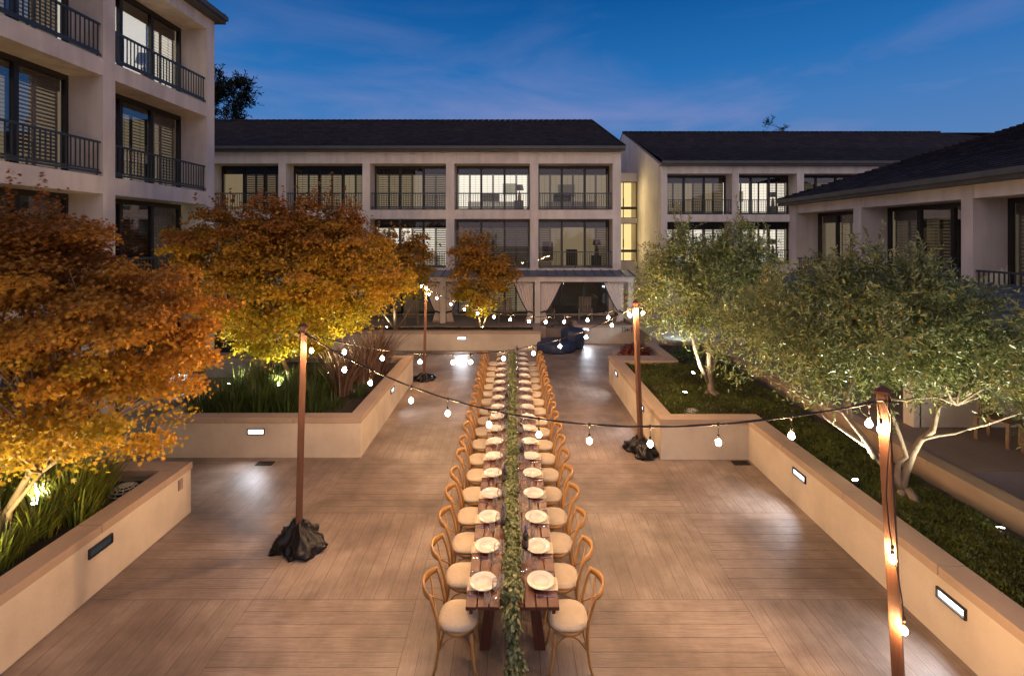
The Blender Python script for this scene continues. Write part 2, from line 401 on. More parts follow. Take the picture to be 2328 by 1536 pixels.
planter('cream raised planter nearest the camera on the left, with grasses and an orange maple',
        [(-9.3,7.78,-5.45,8.10),(-5.77,-4,-5.45,7.78),(-9.3,-4,-9.0,7.78)], HP, [(-9.0,-4,-5.77,7.78)], .68)
planter('cream raised planter left of the table, with grass clumps around the yellow maple',
        [(-7.55,10.05,-3.20,10.35),(-3.50,10.35,-3.20,15.1),(-7.55,15.1,-3.20,15.4),(-7.55,10.35,-7.25,15.1)], HP, [(-7.25,10.35,-3.5,15.1)], .70)
planter('pale raised planter across the path behind the left maples', [(-18,15.83,-8.0,16.15),(-8.3,16.15,-8.0,19.0)], .76, [(-18,16.15,-8.3,20.5)], .66)
planter('long cream planter wall across the back of the courtyard below the two small maples',
        [(-12.5,19.6,1.18,19.9),(.88,19.9,1.18,21.1)], .80, [(-12.5,19.9,.88,21.15)], .70)
planter('cream raised planter on the right of the table holding both olive trees',
        [(4.94,-4,5.27,10.28),(3.10,9.96,4.94,10.28),(3.10,10.28,3.43,15.38),(3.43,14.72,5.16,15.38),(4.86,15.38,5.16,17.4)], HP,
        [(5.27,-4,6.75,10.2),(3.43,10.2,6.75,14.8),(5.1,14.8,6.75,17.45)], .70)
struct('gutter_soil', (lambda m: (bumpy(m, 6.75,-4,7.14,17.45,.42), m)[1])(MB()), M['soil'])
r = thing('terrace_wall', 'long low terrace wall with pale coping right of the planter with the olive trees', 'wall')
w, c = MB(), MB(); seg_wall(w, c, 7.06,-6,7.36,17.5, .865, oh=.03, ch=.13); w.build('wall_face', M['coping'], r); c.build('coping', M['coping'], r)
r = thing('number_wall', 'cream low wall with dark room numbers at the back right of the courtyard', 'wall')
w, c = MB(), MB(); seg_wall(w, c, 2.7,20.9,5.36,21.17,.79,ch=.08); seg_wall(w, c, 2.7,21.17,2.95,22.2,.79,ch=.08); w.build('wall_face', M['planter'], r); c.build('coping', M['coping'], r)
fc = bpy.data.curves.new('numbers', 'FONT'); fc.body = '334-329'; fc.size = .27; fc.extrude = .008
fo = bpy.data.objects.new('numbers', fc); COL.objects.link(fo); fo.data.materials.append(M['frame'])
fo.location = (4.78,20.905,.52); fo.rotation_euler = (PI/2,0,0)
dg = bpy.context.evaluated_depsgraph_get(); me = bpy.data.meshes.new_from_object(fo.evaluated_get(dg))
o2 = meshobj('room_numbers', me, r, fo.location, fo.rotation_euler); o2.scale = (.82, 1, 1); bpy.data.objects.remove(fo)
# low ledge in front of the back rooms
r = tag(MB().box(-14,20.98,.0,1.18+.3,21.2,.74).build('terrace_ledge', M['coping']), 'brown low ledge behind the back planter, in front of the curtained patio', 'ledge')
# patio dividing wall, right
r = tag(MB().box(8.25,9.62,.822,12.4,9.82,1.80).build('patio_wall', M['planter']), 'plain cream patio dividing wall seen behind the near olive tree', 'wall')

# ------------------------------------------------------------------ step lights
def step_light(px, py, loc, nrm, label, on=True, w=.36, h=.125, energy=10):
    rz = math.atan2(nrm[1], nrm[0]) + PI/2            # local -y faces out
    r = thing('step_light', label, 'light', loc, rz, 'step lights recessed in the planter walls')
    f = MB()
    for a in ((-w/2,-.028,-h/2,w/2,.012,-h/2+.016),(-w/2,-.028,h/2-.016,w/2,.012,h/2),(-w/2,-.028,-h/2+.016,-w/2+.016,.012,h/2-.016),(w/2-.016,-.028,-h/2+.016,w/2,.012,h/2-.016)): f.box(*a)
    f.build('frame', M['frame'], r)
    MB().box(-w/2+.016,-.009,-h/2+.016,w/2-.016,-.003,h/2-.016).build('lens', M['lens'] if on else M['lensdim'], r)
    lv = MB()
    for i in range(4):
        z = -h/2+.028+i*(h-.056)/3
        lv.rbox((0,-.017,z), (w-.034,.010,.0025), Matrix.Rotation(math.radians(25),3,'X'))
    lv.build('louvre', M['metal'], r)
    if on and energy:
        light('AREA', 'step_lamp', (0,-.05,0), energy*.42, (.86,.90,1.0), (0,-1.0,-.46), r, shape='RECTANGLE', size=.3, size_y=.05, spread=math.radians(110))
    return r
step_light(0,0,(-5.47+.0,6.30,.575),(1,0),'unlit dark step light on the near left planter wall', on=False, w=.36, h=.13)
step_light(0,0,(-5.43,10.07,.555),(0,-1),'lit step light in the front of the left middle planter',energy=8)
step_light(0,0,(-3.22,12.72,.59),(1,0),'lit step light on the table side of the left middle planter',energy=12)
step_light(0,0,(-2.09,19.62,.51),(0,-1),'lit step light in the back planter wall behind the table',energy=12)
step_light(0,0,(3.20,20.92,.62),(0,-1),'lit step light at the left end of the wall with room numbers',energy=15)
step_light(0,0,(3.12,14.22,.60),(-1,0),'lit step light on the far right planter wall before its far end',energy=14)
step_light(0,0,(3.12,11.42,.60),(-1,0),'lit step light behind the right far string light post',energy=14)
step_light(0,0,(4.96,8.20,.565),(-1,0),'lit step light on the right wall beyond the near post',energy=16)
step_light(0,0,(4.96,5.36,.545),(-1,0),'large lit step light nearest the camera on the right wall',energy=16)
step_light(0,0,(-13.0,15.85,.5),(0,-1),'lit step light in the pale planter behind the near orange maple',energy=20)
step_light(0,0,(-11.0,15.85,.5),(0,-1),'lit step light in the pale planter left of the yellow maple',energy=20)
light('AREA', 'walkway_lamp', (6.3,17.62,1.25), 26, (.5,.78,1.0), (6.8,20.5,.8), None, shape='RECTANGLE', size=.3, size_y=.1, spread=math.radians(130))
light('AREA', 'path_lamp', (-9.6,9.5,2.3), 14, (.55,.85,.8), (-8.6,13,0), None, shape='RECTANGLE', size=.3, size_y=.2)
r = MB(); r.box(-.05,-.012,-.085,.05,.01,.085); r.box(-.032,-.020,-.06,.032,-.012,.06)
o = r.build('outlet_cover', M['bluegrey']); o.location = (-5.468,7.82,.60); o.rotation_euler = (0,0,PI/2); tag(o, 'small outlet cover at the far end of the near left planter wall', 'outlet')
def drain(x, y, rz, label):
    m = MB(); w, d = .34, .17
    m.box(-w/2,-d/2,.004,w/2,-d/2+.015,.014); m.box(-w/2,d/2-.015,.004,w/2,d/2,.014); m.box(-w/2,-d/2+.015,.004,-w/2+.015,d/2-.015,.014); m.box(w/2-.015,-d/2+.015,.004,w/2,d/2-.015,.014)
    for i in range(12): xx = -w/2+.03+i*.025; m.box(xx,-d/2+.015,.004,xx+.012,d/2-.015,.011)
    m.quad((-w/2,-d/2,.003),(w/2,-d/2,.003),(w/2,d/2,.003),(-w/2,d/2,.003))
    o = m.build('floor_drain', M['frame']); o.location = (x,y,0); o.rotation_euler.z = rz; tag(o, label, 'drain')
drain(-5.1,9.80,0,'dark floor drain grate in front of the left middle planter')
drain(4.72,9.82,0,'dark floor drain grate in the corner of the right planter walls')
def dome(x, y, z, label):
    m = MB()
    for k, (r0, zz) in enumerate(((.20,.0),(.17,.045),(.13,.075),(.08,.095),(.03,.10))):
        m.tube([(r0*math.cos(a), r0*math.sin(a), zz) for a in np.linspace(0, 2*PI, 25)], .010, 6, False)
    for a in np.linspace(0, 2*PI, 12, endpoint=False):
        m.tube([(q*math.cos(a), q*math.sin(a), h) for q, h in ((.20,0),(.17,.045),(.13,.075),(.08,.095),(.0,.10))], .007, 5)
    o = m.build('drain_dome', M['grate'], smooth=True); o.location = (x,y,z); tag(o, label, 'drain cover')
dome(-6.05,7.42,.70,'grey domed drain cover at the far end of the near left planter')
dome(4.02,10.62,.72,'grey domed drain cover in grass behind the right inner planter corner')

# ------------------------------------------------------------------ buildings
def shutter_mesh(w, h, tilt, key, cache={}):
    k = (round(w,3), round(h,3), tilt)
    if k in cache: return cache[k]
    m = MB(); st = .035
    st = .045; m.box(0,-.012,0,st,.012,h); m.box(w-st,-.012,0,w,.012,h); m.box(st,-.012,0,w-st,.012,.06); m.box(st,-.012,h-.05,w-st,.012,h)
    n = int((h-.11)/.092); R = Matrix.Rotation(math.radians(tilt), 3, 'X')
    for i in range(n):
        z = .06+(i+.5)*(h-.11)/n
        m.rbox((w/2, 0, z), (w-2*st, .070, .009), R)
    if tilt < 40: m.box(w/2-.005,-.045,.06,w/2+.005,-.038,h-.05)
    cache[k] = m.mesh('shutter', M['shutter']); return cache[k]
TILT = {'open': 10, 'half': 30, 'shut': 52}
def window(root, x0, x1, z0, z1, yd, room, pan, label=None, furn=None, hdr=.40, nsash=3, gaps=None):
    w, h = x1-x0, z1-z0
    f = MB(); fw = .07
    f.box(x0,yd,z0,x0+fw,yd+.12,z1); f.box(x1-fw,yd,z0,x1,yd+.12,z1); f.box(x0+fw,yd,z1-.13,x1-fw,yd+.12,z1); f.box(x0+fw,yd,z0,x1-fw,yd+.12,z0+.05)
    ws = (w-2*fw)/nsash
    for i in range(1, nsash): x = x0+fw+i*ws; f.box(x-.055,yd+.01,z0+.05,x+.055,yd+.11,z1-.13)
    fo = f.build('window', M['frame'], root)
    if label: fo['label'] = label
    MB().box(x0+fw, yd+.06, z0+.05, x1-fw, yd+.066, z1-.13).build('glass', M['glass'], fo)
    # blind / header above the shutters
    hz = z1-hdr
    MB().box(x0+.01, yd+.20, hz, x1-.01, yd+.23, z1-.01).build('blind', M['blind'], fo)
    hw = ws/2; sh = hz-(z0+.04)
    i = 0
    for k in range(nsash*2):
        st = pan[k % len(pan)]
        if st == '-': continue
        sx0 = x0+fw+k*hw
        o = meshobj('shutter', shutter_mesh(hw-.01, sh, TILT[st], st), fo, (sx0+.005, yd+.21, z0+.04))
    # the room behind
    rm = MB(); d0, d1 = yd+.30, yd+3.0; a, b, lo, hi = x0+.02, x1-.02, z0+.01, z1-.02
    rm.quad((a,d1,lo),(b,d1,lo),(b,d1,hi),(a,d1,hi)); rm.quad((a,d0,lo),(a,d1,lo),(a,d1,hi),(a,d0,hi)); rm.quad((b,d0,lo),(b,d0,hi),(b,d1,hi),(b,d1,lo))
    rm.quad((a,d0,hi),(a,d1,hi),(b,d1,hi),(b,d0,hi)); rm.quad((a,d0,lo),(b,d0,lo),(b,d1,lo),(a,d1,lo))
    rm.build('room', ROOM[room], fo)
    if furn:
        g = MB(); cx = x0+w*.42
        if 'bed' in furn:
            g.box(x0+.5,d0+.7,z0+.02,x1-.6,d1-.1,z0+.55); g.build('bed', M['linenw'], fo)
            MB().box(cx-.5, d1-.12, z0+.55, cx+.55, d1-.04, z0+1.15).build('headboard', M['ldark'], fo)
        if 'art' in furn: MB().box(x0+w*.62, d1-.08, z0+1.1, x0+w*.84, d1-.03, z0+1.75).build('picture', M['art'], fo)
        if 'art2' in furn: MB().box(x0+w*.36, d1-.08, z0+1.0, x0+w*.62, d1-.03, z0+1.7).build('picture', M['art'], fo)
        if 'lamp' in furn:
            lx = x0+w*.90
            l = MB().lathe([(.09,0),(.10,.2),(.06,.4),(.015,.5),(.015,.62)], (lx-.12,d0+.55,z0+.6), 12).build('table_lamp', M['chair'], fo, True)
            MB().lathe([(.24,0),(.18,.3)], (lx-.12,d0+.55,z0+1.15), 16).build('lamp_shade', M['shutter'], l, True)
            MB().box(lx-.4,d0+.4,z0+.02,lx+.1,d0+.8,z0+.6).build('bedside_table', M['ldark'], fo)
        if 'chair' in furn:
            MB().box(x0+w*.45, d0+1.0, z0+.02, x0+w*.6, d0+1.5, z0+.9).box(x0+w*.10,d0+1.2,z0+.3,x0+w*.25,d0+1.8,z0+1.3).build('armchair', M['ldark'], fo)
    return fo
def railing(root, x0, x1, z, y, h=.86):
    m = MB()
    m.box(x0+.04,y-.03,z+h-.05,x1-.04,y+.03,z+h); m.box(x0+.06,y-.02,z+.12,x1-.06,y+.02,z+.16)
    n = int((x1-x0)/.125)
    for i in range(n+1):
        x = x0+.09+(x1-x0-.18)*i/n; m.box(x-.011,y-.011,z+.16,x+.011,y+.011,z+h-.05)
    for x in (x0+.12, (x0+x1)/2, x1-.12): m.box(x-.022,y-.022,z+.002,x+.022,y-.0115,z+.12)
    # dark drip sill below
    m.box(x0+.03,y-.045,z+.05,x1-.03,y-.022,z+.10)
    return m.build('railing', M['metal'], root)
def roof_slope(root, name, x0, x1, y0, z0, y1, z1, rows=30, x0t=None, x1t=None):
    """stepped tile courses rising from (y0,z0) to (y1,z1); x extents may differ at the top"""
    x0t = x0 if x0t is None else x0t; x1t = x1 if x1t is None else x1t
    m = MB(); dy, dz = (y1-y0)/rows, (z1-z0)/rows; t = .035
    for i in range(rows):
        f0, f1 = i/rows, (i+1)/rows
        a0, b0 = x0+(x0t-x0)*f0, x1+(x1t-x1)*f0; a1, b1 = x0+(x0t-x0)*f1, x1+(x1t-x1)*f1
        ya, za, yb, zb = y0+dy*i, z0+dz*i+t, y0+dy*(i+1), z0+dz*(i+1)+.002
        m.quad((a0,ya,za),(b0,ya,za),(b1,yb,zb),(a1,yb,zb)); m.quad((a0,ya,za-t+.001),(b0,ya,za-t+.001),(b0,ya,za),(a0,ya,za))
    # ridge caps
    L_ = b1-a1; n = int(L_/.38)
    for i in range(n):
        x = a1+(i+.5)*L_/n
        m.tube([(x-.19,y1,z1+.02),(x+.17,y1,z1+.045)], .085, 7)
    return m.build(name, M['roof'], root)
def wing(name, label, loc, rz, cols, levels, zb, ztop, depth, wins, rail_y=.06, recess=.88, eave=.28, ridge_d=9.6, ridge_z=12.9, roof_x=None, gable=(True,True), hip=None, rows=30, slope_top=None, base_h=None):
    r = thing(name, label, 'building', loc, rz)
    w = MB()
    for (a, b) in cols: w.box(a,0,zb,b,recess,ztop)
    for i in range(len(cols)-1):
        a, b = cols[i][1], cols[i+1][0]; prev = zb
        for (fl, ce) in levels:
            w.box(a,0.012,prev,b,recess,fl); prev = ce
        w.box(a,.012,prev,b,recess,ztop)
    xa, xb = cols[0][0], cols[-1][1]
    # end walls and back wall
    w.box(xa,recess,zb,xa+.25,depth,ztop); w.box(xb-.25,recess,zb,xb,depth,ztop); w.box(xa+.25,depth-.25,zb,xb-.25,depth,ztop)
    for (fl, ce) in levels: w.box(xa+.25,recess,ce-.001,xb-.25,depth-.25,ce+.05)
    # partition behind the columns beside the windows
    if rz == 0 or True:
        for x, ok in ((xa, gable[0]), (xb-.25, gable[1])):
            if ok:
                b0 = len(w.v); w.v += [(x,0.0,ztop),(x+.25,0,ztop),(x+.25,ridge_d,ridge_z-.08),(x,ridge_d,ridge_z-.08),(x,2*ridge_d,ztop),(x+.25,2*ridge_d,ztop)]
                w.f += [(b0,b0+3,b0+4),(b0+1,b0+5,b0+2),(b0,b0+1,b0+2,b0+3),(b0+3,b0+2,b0+5,b0+4)]
    wo_ = w.build('wall', M['stucco'], r)
    rx0, rx1 = roof_x or (xa-.15, xb+.15)
    fa = MB(); fa.box(rx0,-eave,ztop+.0,rx1,-eave+.10,ztop+.26); fa.box(rx0,-eave-.09,ztop+.10,rx1,-eave-.001,ztop+.25); fa.box(rx0,-eave+.10,ztop+.002,rx1,.3,ztop+.06)
    fa.build('fascia', M['fascia'], r)
    rf = roof_slope(r, 'roof', rx0, rx1, -eave-.05, ztop+.25, ridge_d, ridge_z, rows, x0t=None if not hip else hip[0], x1t=None if not hip else hip[1])
    MB().quad((rx0,ridge_d,ridge_z),(rx1,ridge_d,ridge_z),(rx1,2*ridge_d,ztop+.1),(rx0,2*ridge_d,ztop+.1)).build('rear_roof', M['roof'], r)
    # verge strips along the gables
    v = MB()
    for x in (rx0, rx1-.08):
        if hip: continue
        v = MB(); n = 34
        for i in range(n):
            f0 = i/n; y = -eave+(ridge_d+eave)*f0; z = ztop+.25+(ridge_z-ztop-.25)*f0
            sl = (ridge_z-ztop-.25)/(ridge_d+eave); dy = (ridge_d+eave)/n
            b0 = len(v.v); z2 = z+sl*dy
            v.v += [(x-.02,y,z+.01),(x+.10,y,z+.01),(x+.10,y+dy,z2),(x-.02,y+dy,z2),(x-.02,y,z+.09),(x+.10,y,z+.09),(x+.10,y+dy,z2+.04),(x-.02,y+dy,z2+.04)]
            v.f += [(b0,b0+3,b0+2,b0+1),(b0+4,b0+5,b0+6,b0+7),(b0,b0+1,b0+5,b0+4),(b0+1,b0+2,b0+6,b0+5),(b0+2,b0+3,b0+7,b0+6),(b0+3,b0,b0+4,b0+7)]
        v.build('verge_tiles', M['roof'], r)
    for i in range(len(cols)-1):
        a, b = cols[i][1], cols[i+1][0]
        for j, (fl, ce) in enumerate(levels):
            spec = wins.get((i,j))
            if spec is None: continue
            window(r, a+.005, b-.005, fl+.002, ce-.004, recess-.02, *spec[:2], furn=spec[2] if len(spec) > 2 else None)
            railing(r, a, b, fl, rail_y)
    return r
# back main wing: facade at Y=24, columns measured on the photograph
def colsx(pxs, D): return [((a-CX)/F*D, (b-CX)/F*D) for a, b in pxs]
BX = colsx([(448,480),(633,650),(824,841),(1014,1033),(1205,1224),(1393,1412)], 24.0)
BX = [(-24.2,-23.8),(-20.04,-19.64)] + BX
o_, h_, s_ = 'open', 'half', 'shut'
bw = {(1,1):('dim',[h_]), (2,1):('warm',['-','-',s_,s_,s_,s_],None), (3,1):('mid',[h_,h_,h_,h_,o_,h_]), (4,1):('mid',[h_,h_,h_,o_,s_,s_]), (5,1):('bright',[o_],('bed','art','lamp')), (6,1):('mid',[o_,o_,o_,o_,o_,o_],('bed','art2')),
      (2,0):('dim',[s_]), (3,0):('dim',[s_]), (4,0):('bright',[h_,o_,o_,s_,h_,s_],('bed',)), (5,0):('dim',[h_,s_,h_,h_,s_,s_]), (6,0):('warm',[s_,o_,'-','-',o_,s_],('chair','lamp'))}
main = wing('hotel_wing', 'long three-storey back hotel wing with lit shuttered rooms behind the maples', (0,24,0), 0, BX, [(3.10,5.60),(6.06,8.40)], 2.95, 8.98, 9.6*2, bw, ridge_d=9.4, ridge_z=12.85)
# two rows over the patio: lower part of the main wing
w = MB(); w.box(-23.8,1.15,0,5.49,1.35,.62)
for x in [b[0] for b in BX[2:]]: w.box(x,1.0,.6,x+.3,1.3,2.95)
w.build('wall', M['stucco'], main)
for i in range(2, len(BX)-1):
    a, b = BX[i][1], BX[i+1][0]
    window(main, a+.02, b-.02, .62, 2.9, 1.3, {4:'dim',5:'mid',6:'dark',3:'mid',2:'dim'}[i], [h_,h_,o_,h_,h_,o_] if i != 6 else ['-'], hdr=.25)
# right back wing: facade at Y=27.5
RX = colsx([(1503,1517),(1665,1680),(1812,1828)], 27.5); RX = RX + [(RX[-1][0]+4.1*q, RX[-1][1]+4.1*q) for q in range(1,7)]
rw = {(0,1):('mid',[h_,h_,o_,s_,o_,s_]), (1,1):('bright',[s_,o_,o_,o_,h_,h_],('art2','lamp')), (2,1):('dim',[h_]), (3,1):('dim',[s_]), (4,1):('dark',[s_]), (0,0):('bright',[s_,s_,o_,o_,s_,s_]), (1,0):('bright',[h_,o_,o_,o_,o_,h_],('art','lamp')), (2,0):('dim',[s_])}
wing('hotel_wing', 'three-storey back right hotel wing with blue-black roof and tall side wall', (0,27.5,0), 0, RX, [(3.10,5.58),(6.0,8.36)], .8, 8.80, 19.6, rw, ridge_d=9.6, ridge_z=12.85, roof_x=(RX[0][0]-.02, RX[-1][1]+.2), hip=(RX[0][0]-.02, 33.4), gable=(True,False))
# left wing: local x -> +Y, local y -> -X, facade at X=-10.2
LY = [(-.16,.20),(3.84,4.20),(7.84,8.20),(11.84,12.20),(15.86,16.26)]
lw = {(1,3):('mid',[h_]), (2,3):('mid',[o_,o_,o_,o_,s_,s_]), (3,3):('bright',[o_,o_,'-','-',h_,h_],('lamp',)), (2,2):('mid',[o_,o_,h_,o_,s_,s_]), (3,2):('mid',[h_,o_,o_,h_,o_,s_]), (2,1):('dark',[s_]), (3,1):('dark',[s_]),
      (1,2):('dim',[s_]), (2,0):('dark',['-']), (3,0):('dark',['-']), (1,0):('dark',['-']), (1,1):('dark',[s_])}
lwg = wing('hotel_wing', 'tall cream four-storey hotel wing with balconies filling the left side', (-10.2,0,0), PI/2, LY, [(.15,2.80),(3.25,5.75),(6.19,8.69),(9.12,11.62)], 0, 12.02, 14, lw, ridge_d=7, ridge_z=14.6, roof_x=(-3,16.45))
# right wing: local x -> -Y, local y -> +X, facade at X=11.5
XF = 11.5
RYp = [(1795,1811),(1940,1958),(2185,2212)]
def yv(px): return XF*F/(px-CX)
cols = []
for a, b in RYp: cols.append((-yv(a), -yv(b)))
cols += [(-9.12,-8.75),(-5.1,-4.7)]
rgw = {(0,0):('mid',['-','-',o_,o_,h_,o_]), (1,0):('dim',[o_,h_,o_,h_,h_,o_]), (2,0):('dim',[h_]), (3,0):('dark',[s_])}
rg = wing('hotel_wing', 'low cream hotel wing with sloping eave and dark tiled roof at the right edge', (XF,0,0), -PI/2, cols, [(3.0,5.64)], 2.72, 5.98, 20, rgw, ridge_d=10, ridge_z=9.4, roof_x=(cols[0][0]-.25, -2.0), eave=.35, rows=34)
w = MB()
w.box(cols[0][0],1.1,.8,-4,1.3,2.72); w.build('wall', M['stucco'], rg)
# stair link between the two back wings
r = thing('stair_link', 'narrow glazed stair tower glowing yellow between the two back wings', 'building')
w = MB(); yl = 32.7
w.box(5.5,yl,.0,8.58,yl+.3,3.05); w.box(5.5,yl,5.65,8.58,yl+.3,6.0); w.box(5.5,yl,8.50,8.58,yl+.3,9.1); w.box(5.5,yl+3,.0,8.58,yl+3.2,9.1); w.box(5.5,yl+.3,9.0,8.58,yl+3,9.1)
w.build('wall', M['stucco'], r)
for (z0, z1) in ((3.05,5.65),(6.0,8.5)):
    f = MB(); f.box(5.5,yl+.05,z0,8.58,yl+.12,z0+.04); f.box(5.5,yl+.05,z0+.60,8.58,yl+.12,z0+.78); f.box(5.5,yl+.05,z1-.05,8.58,yl+.12,z1)
    for x in (7.62,8.52): f.box(x,yl+.04,z0,x+.05,yl+.13,z1)
    fo = f.build('window', M['frame'], r)
    MB().box(5.5,yl+1.6,z0-.2,8.57,yl+1.65,z1+.1).build('glowing_stairwell', M['stair'], fo)
    MB().box(7.95,yl+1.45,z0+.9,8.02,yl+1.58,z0+1.5).build('wall_sconce', M['frame'], fo)
light('AREA','stair_lamp',(7.2,31.6,7.4),26,(1.0,.78,.38),(9.2,29.5,7.0),None,shape='RECTANGLE',size=.8,size_y=2.2)
light('AREA','stair_lamp',(7.0,31.6,4.4),26,(1.0,.78,.38),(9.2,29.5,4.2),None,shape='RECTANGLE',size=.8,size_y=2.2)

# ------------------------------------------------------------------ awnings with curtains
def awning(label, loc, rz, x0, x1, yf, zf, yb, zb_, posts, zfl):
    r = thing('patio_awning', label, 'awning', loc, rz)
    m = MB(); m.quad((x0,yf,zf),(x1,yf,zf),(x1,yb,zb_),(x0,yb,zb_)); m.quad((x0,yf,zf-.02),(x0,yb,zb_-.02),(x1,yb,zb_-.02),(x1,yf,zf-.02))
    m.quad((x0,yf,zf-.02),(x1,yf,zf-.02),(x1,yf,zf),(x0,yf,zf)); m.build('metal_roof', M['awning'], r)
    s = MB(); n = int((x1-x0)/.45)
    for i in range(n+1):
        x = x0+(x1-x0)*i/n
        b0 = len(s.v); s.v += [(x-.012,yf,zf),(x+.012,yf,zf),(x+.012,yb,zb_),(x-.012,yb,zb_),(x-.012,yf,zf+.05),(x+.012,yf,zf+.05),(x+.012,yb,zb_+.05),(x-.012,yb,zb_+.05)]
        s.f += [(b0+4,b0+5,b0+6,b0+7),(b0,b0+1,b0+5,b0+4),(b0+1,b0+2,b0+6,b0+5),(b0+3,b0,b0+4,b0+7)]
    s.build('standing_seam', M['awning'], r)
    b = MB(); b.box(x0+.05,yf+.08,zf-.26,x1-.05,yf+.22,zf-.025); b.build('beam', M['stucco'], r)
    for x in posts: MB().box(x-.13,yf+.075,zfl,x+.13,yf+.225,zf-.262).build('column', M['stucco'], r)
    return r
def curtain(x, y, zt, zb_, wd, side, label, rz=0, origin=(0,0,0), trim=True):
    """gathered curtain hanging at a column; side=+1 gathers toward -x, spreads to +x at the top"""
    r = thing('curtain', label, 'curtain', origin, rz, 'tied back patio curtains')
    m = MB(); nu, nv = 36, 16; zt_, tie = zt, zb_+(zt-zb_)*.25
    def wdt(z):
        if z >= tie:
            f = (z-tie)/(zt_-tie); return .18+(wd-.18)*(f**.75)
        f = (tie-z)/(tie-zb_); return .18+.18*math.sqrt(f)
    def pt(i, z):
        u = i/nu; W_ = wdt(z); fold = .035*math.sin(u*nu*.9)*(.4+.6*W_/wd)
        return (x+side*(u*W_+.02), y-.02+fold, z)
    zs = list(np.linspace(zb_, zt_, nv))
    b0 = len(m.v)
    for z in zs:
        for i in range(nu+1): m.v.append(pt(i, z))
    for j in range(nv-1):
        for i in range(nu):
            a = b0+j*(nu+1)+i; m.f.append((a,a+1,a+nu+2,a+nu+1))
    o = m.build('drape', M['curtain'], r, True)
    sd = o.modifiers.new('t','SOLIDIFY'); sd.thickness = .006
    t_ = MB(); xa, xb = x+side*.0, x+side*.24; a, b = min(xa,xb), max(xa,xb)
    t_.rbox(((a+b)/2, y-.03, tie+.03), (b-a, .13, .07), Matrix.Rotation(-side*.3,3,'Y'))
    t_.build('tieback', M['navy'], r)
    e = MB(); e.tube([(x+side*(wdt(z)+.03), y-.02, z) for z in np.linspace(tie, zt_, 10)], .028, 6); e.build('navy_edge', M['navy'], r)
    if trim:
        q = MB(); W_ = .38; q.box(min(x, x+side*W_)-.01, y-.075, zb_, max(x, x+side*W_)+.01, y+.05, zb_+.30); q.build('navy_hem', M['navy'], r)
    return r
posts = [-12.0,-8.05,-3.92,.55,5.45]
posts = [(p-CX)/F*22.6 for p in (593,780,1007,1222,1434)]
awning('dark metal awning over the back patio, carried on cream columns', (0,22.6,0), 0, posts[0]-2, posts[-1]+.2, -.12, 2.82, 1.45, 3.02, posts, .6)
names = ['second from the left','right of the slatted deck chair','under the far small maple','left of the wide dark opening','at the right end']
curtain(posts[2]-.14, 22.72, 2.50, .62, .75, -1, 'cream curtain left of the back column near the slatted deck chair', trim=False)
curtain(posts[2]+.14, 22.72, 2.50, .62, .75, 1, 'cream curtain right of the back column near the slatted deck chair', trim=False)
curtain(posts[3]-.20, 22.72, 2.50, .62, .90, -1, 'cream curtain with dark edge just right of the small centre maple', trim=False)
curtain(posts[3]+.14, 22.72, 2.50, .62, 1.0, 1, 'cream curtain on the left of the wide dark patio opening', trim=False)
curtain(posts[4]-.30, 22.72, 2.50, .62, .95, -1, 'cream curtain on the right of the wide dark patio opening', trim=False)
# right terrace awning
awning('dark metal awning along the low right wing, mostly behind the olive', (0,0,0), -PI/2, -17.3, -4, 8.05, 3.0, 11.5, 3.55, [-17.1,-13.4,-9.75], .82)
curtain(9.60, -8.35, 2.72, .83, .8, -1, 'cream curtain with navy hem and tie behind the near olive branches', rz=PI, trim=True)

# ------------------------------------------------------------------ tables
def table_meshes(Lt):
    top, fr = MB(), MB(); wd, n, gap = .99, 8, .012
    pw = (wd-gap*(n-1))/n
    for i in range(n):
        x = -wd/2+i*(pw+gap); sh = random.uniform(-.006,.006)
        top.box(x, .0+max(0,sh), .722, x+pw, Lt+min(0,sh), .76)
    return top
TL = 3.69
for k in range(3):
    y0 = 5.02+k*3.70
    r = thing('farm_table', ['dark slatted farm table at the near end of the long row','dark slatted farm table in the middle of the long row','dark slatted farm table at the far end of the long row'][k], 'table', (0,y0,0), 0, 'farm tables set end to end')
    o = table_meshes(TL).build('tabletop', M['wood_dark'], r, bevel=.004)
    a = MB(); a.box(-.46,.06,.64,-.425,TL-.06,.7215); a.box(.425,.06,.64,.46,TL-.06,.7215); a.box(-.425,.10,.66,.425,.19,.7215); a.box(-.425,TL-.19,.66,.425,TL-.1,.7215); a.box(-.425,TL/2-.04,.66,.425,TL/2+.04,.7215)
    a.build('apron', M['wood_leg'], r)
    for yy in (.42, TL-.42):
        for s in (-1, 1):
            l = MB(); xt, xb = s*.235, s*.315
            b0 = 0
            for (z, xc, hw, hd) in ((0.0,xb,.062,.075),(.655,xt,.058,.065)):
                l.v += [(xc-hw,yy-hd,z),(xc+hw,yy-hd,z),(xc+hw,yy+hd,z),(xc-hw,yy+hd,z)]
            l.f += [(3,2,1,0),(4,5,6,7),(0,1,5,4),(1,2,6,5),(2,3,7,6),(3,0,4,7)]
            l.build('leg', M['wood_leg'], r, bevel=.004)
    b = MB(); b.box(-.17,.38,.50,.17,.46,.60); b.box(-.17,TL-.46,.50,.17,TL-.38,.60); b.box(-.04,.46,.52,.04,TL-.46,.58); b.build('stretcher', M['wood_leg'], r)

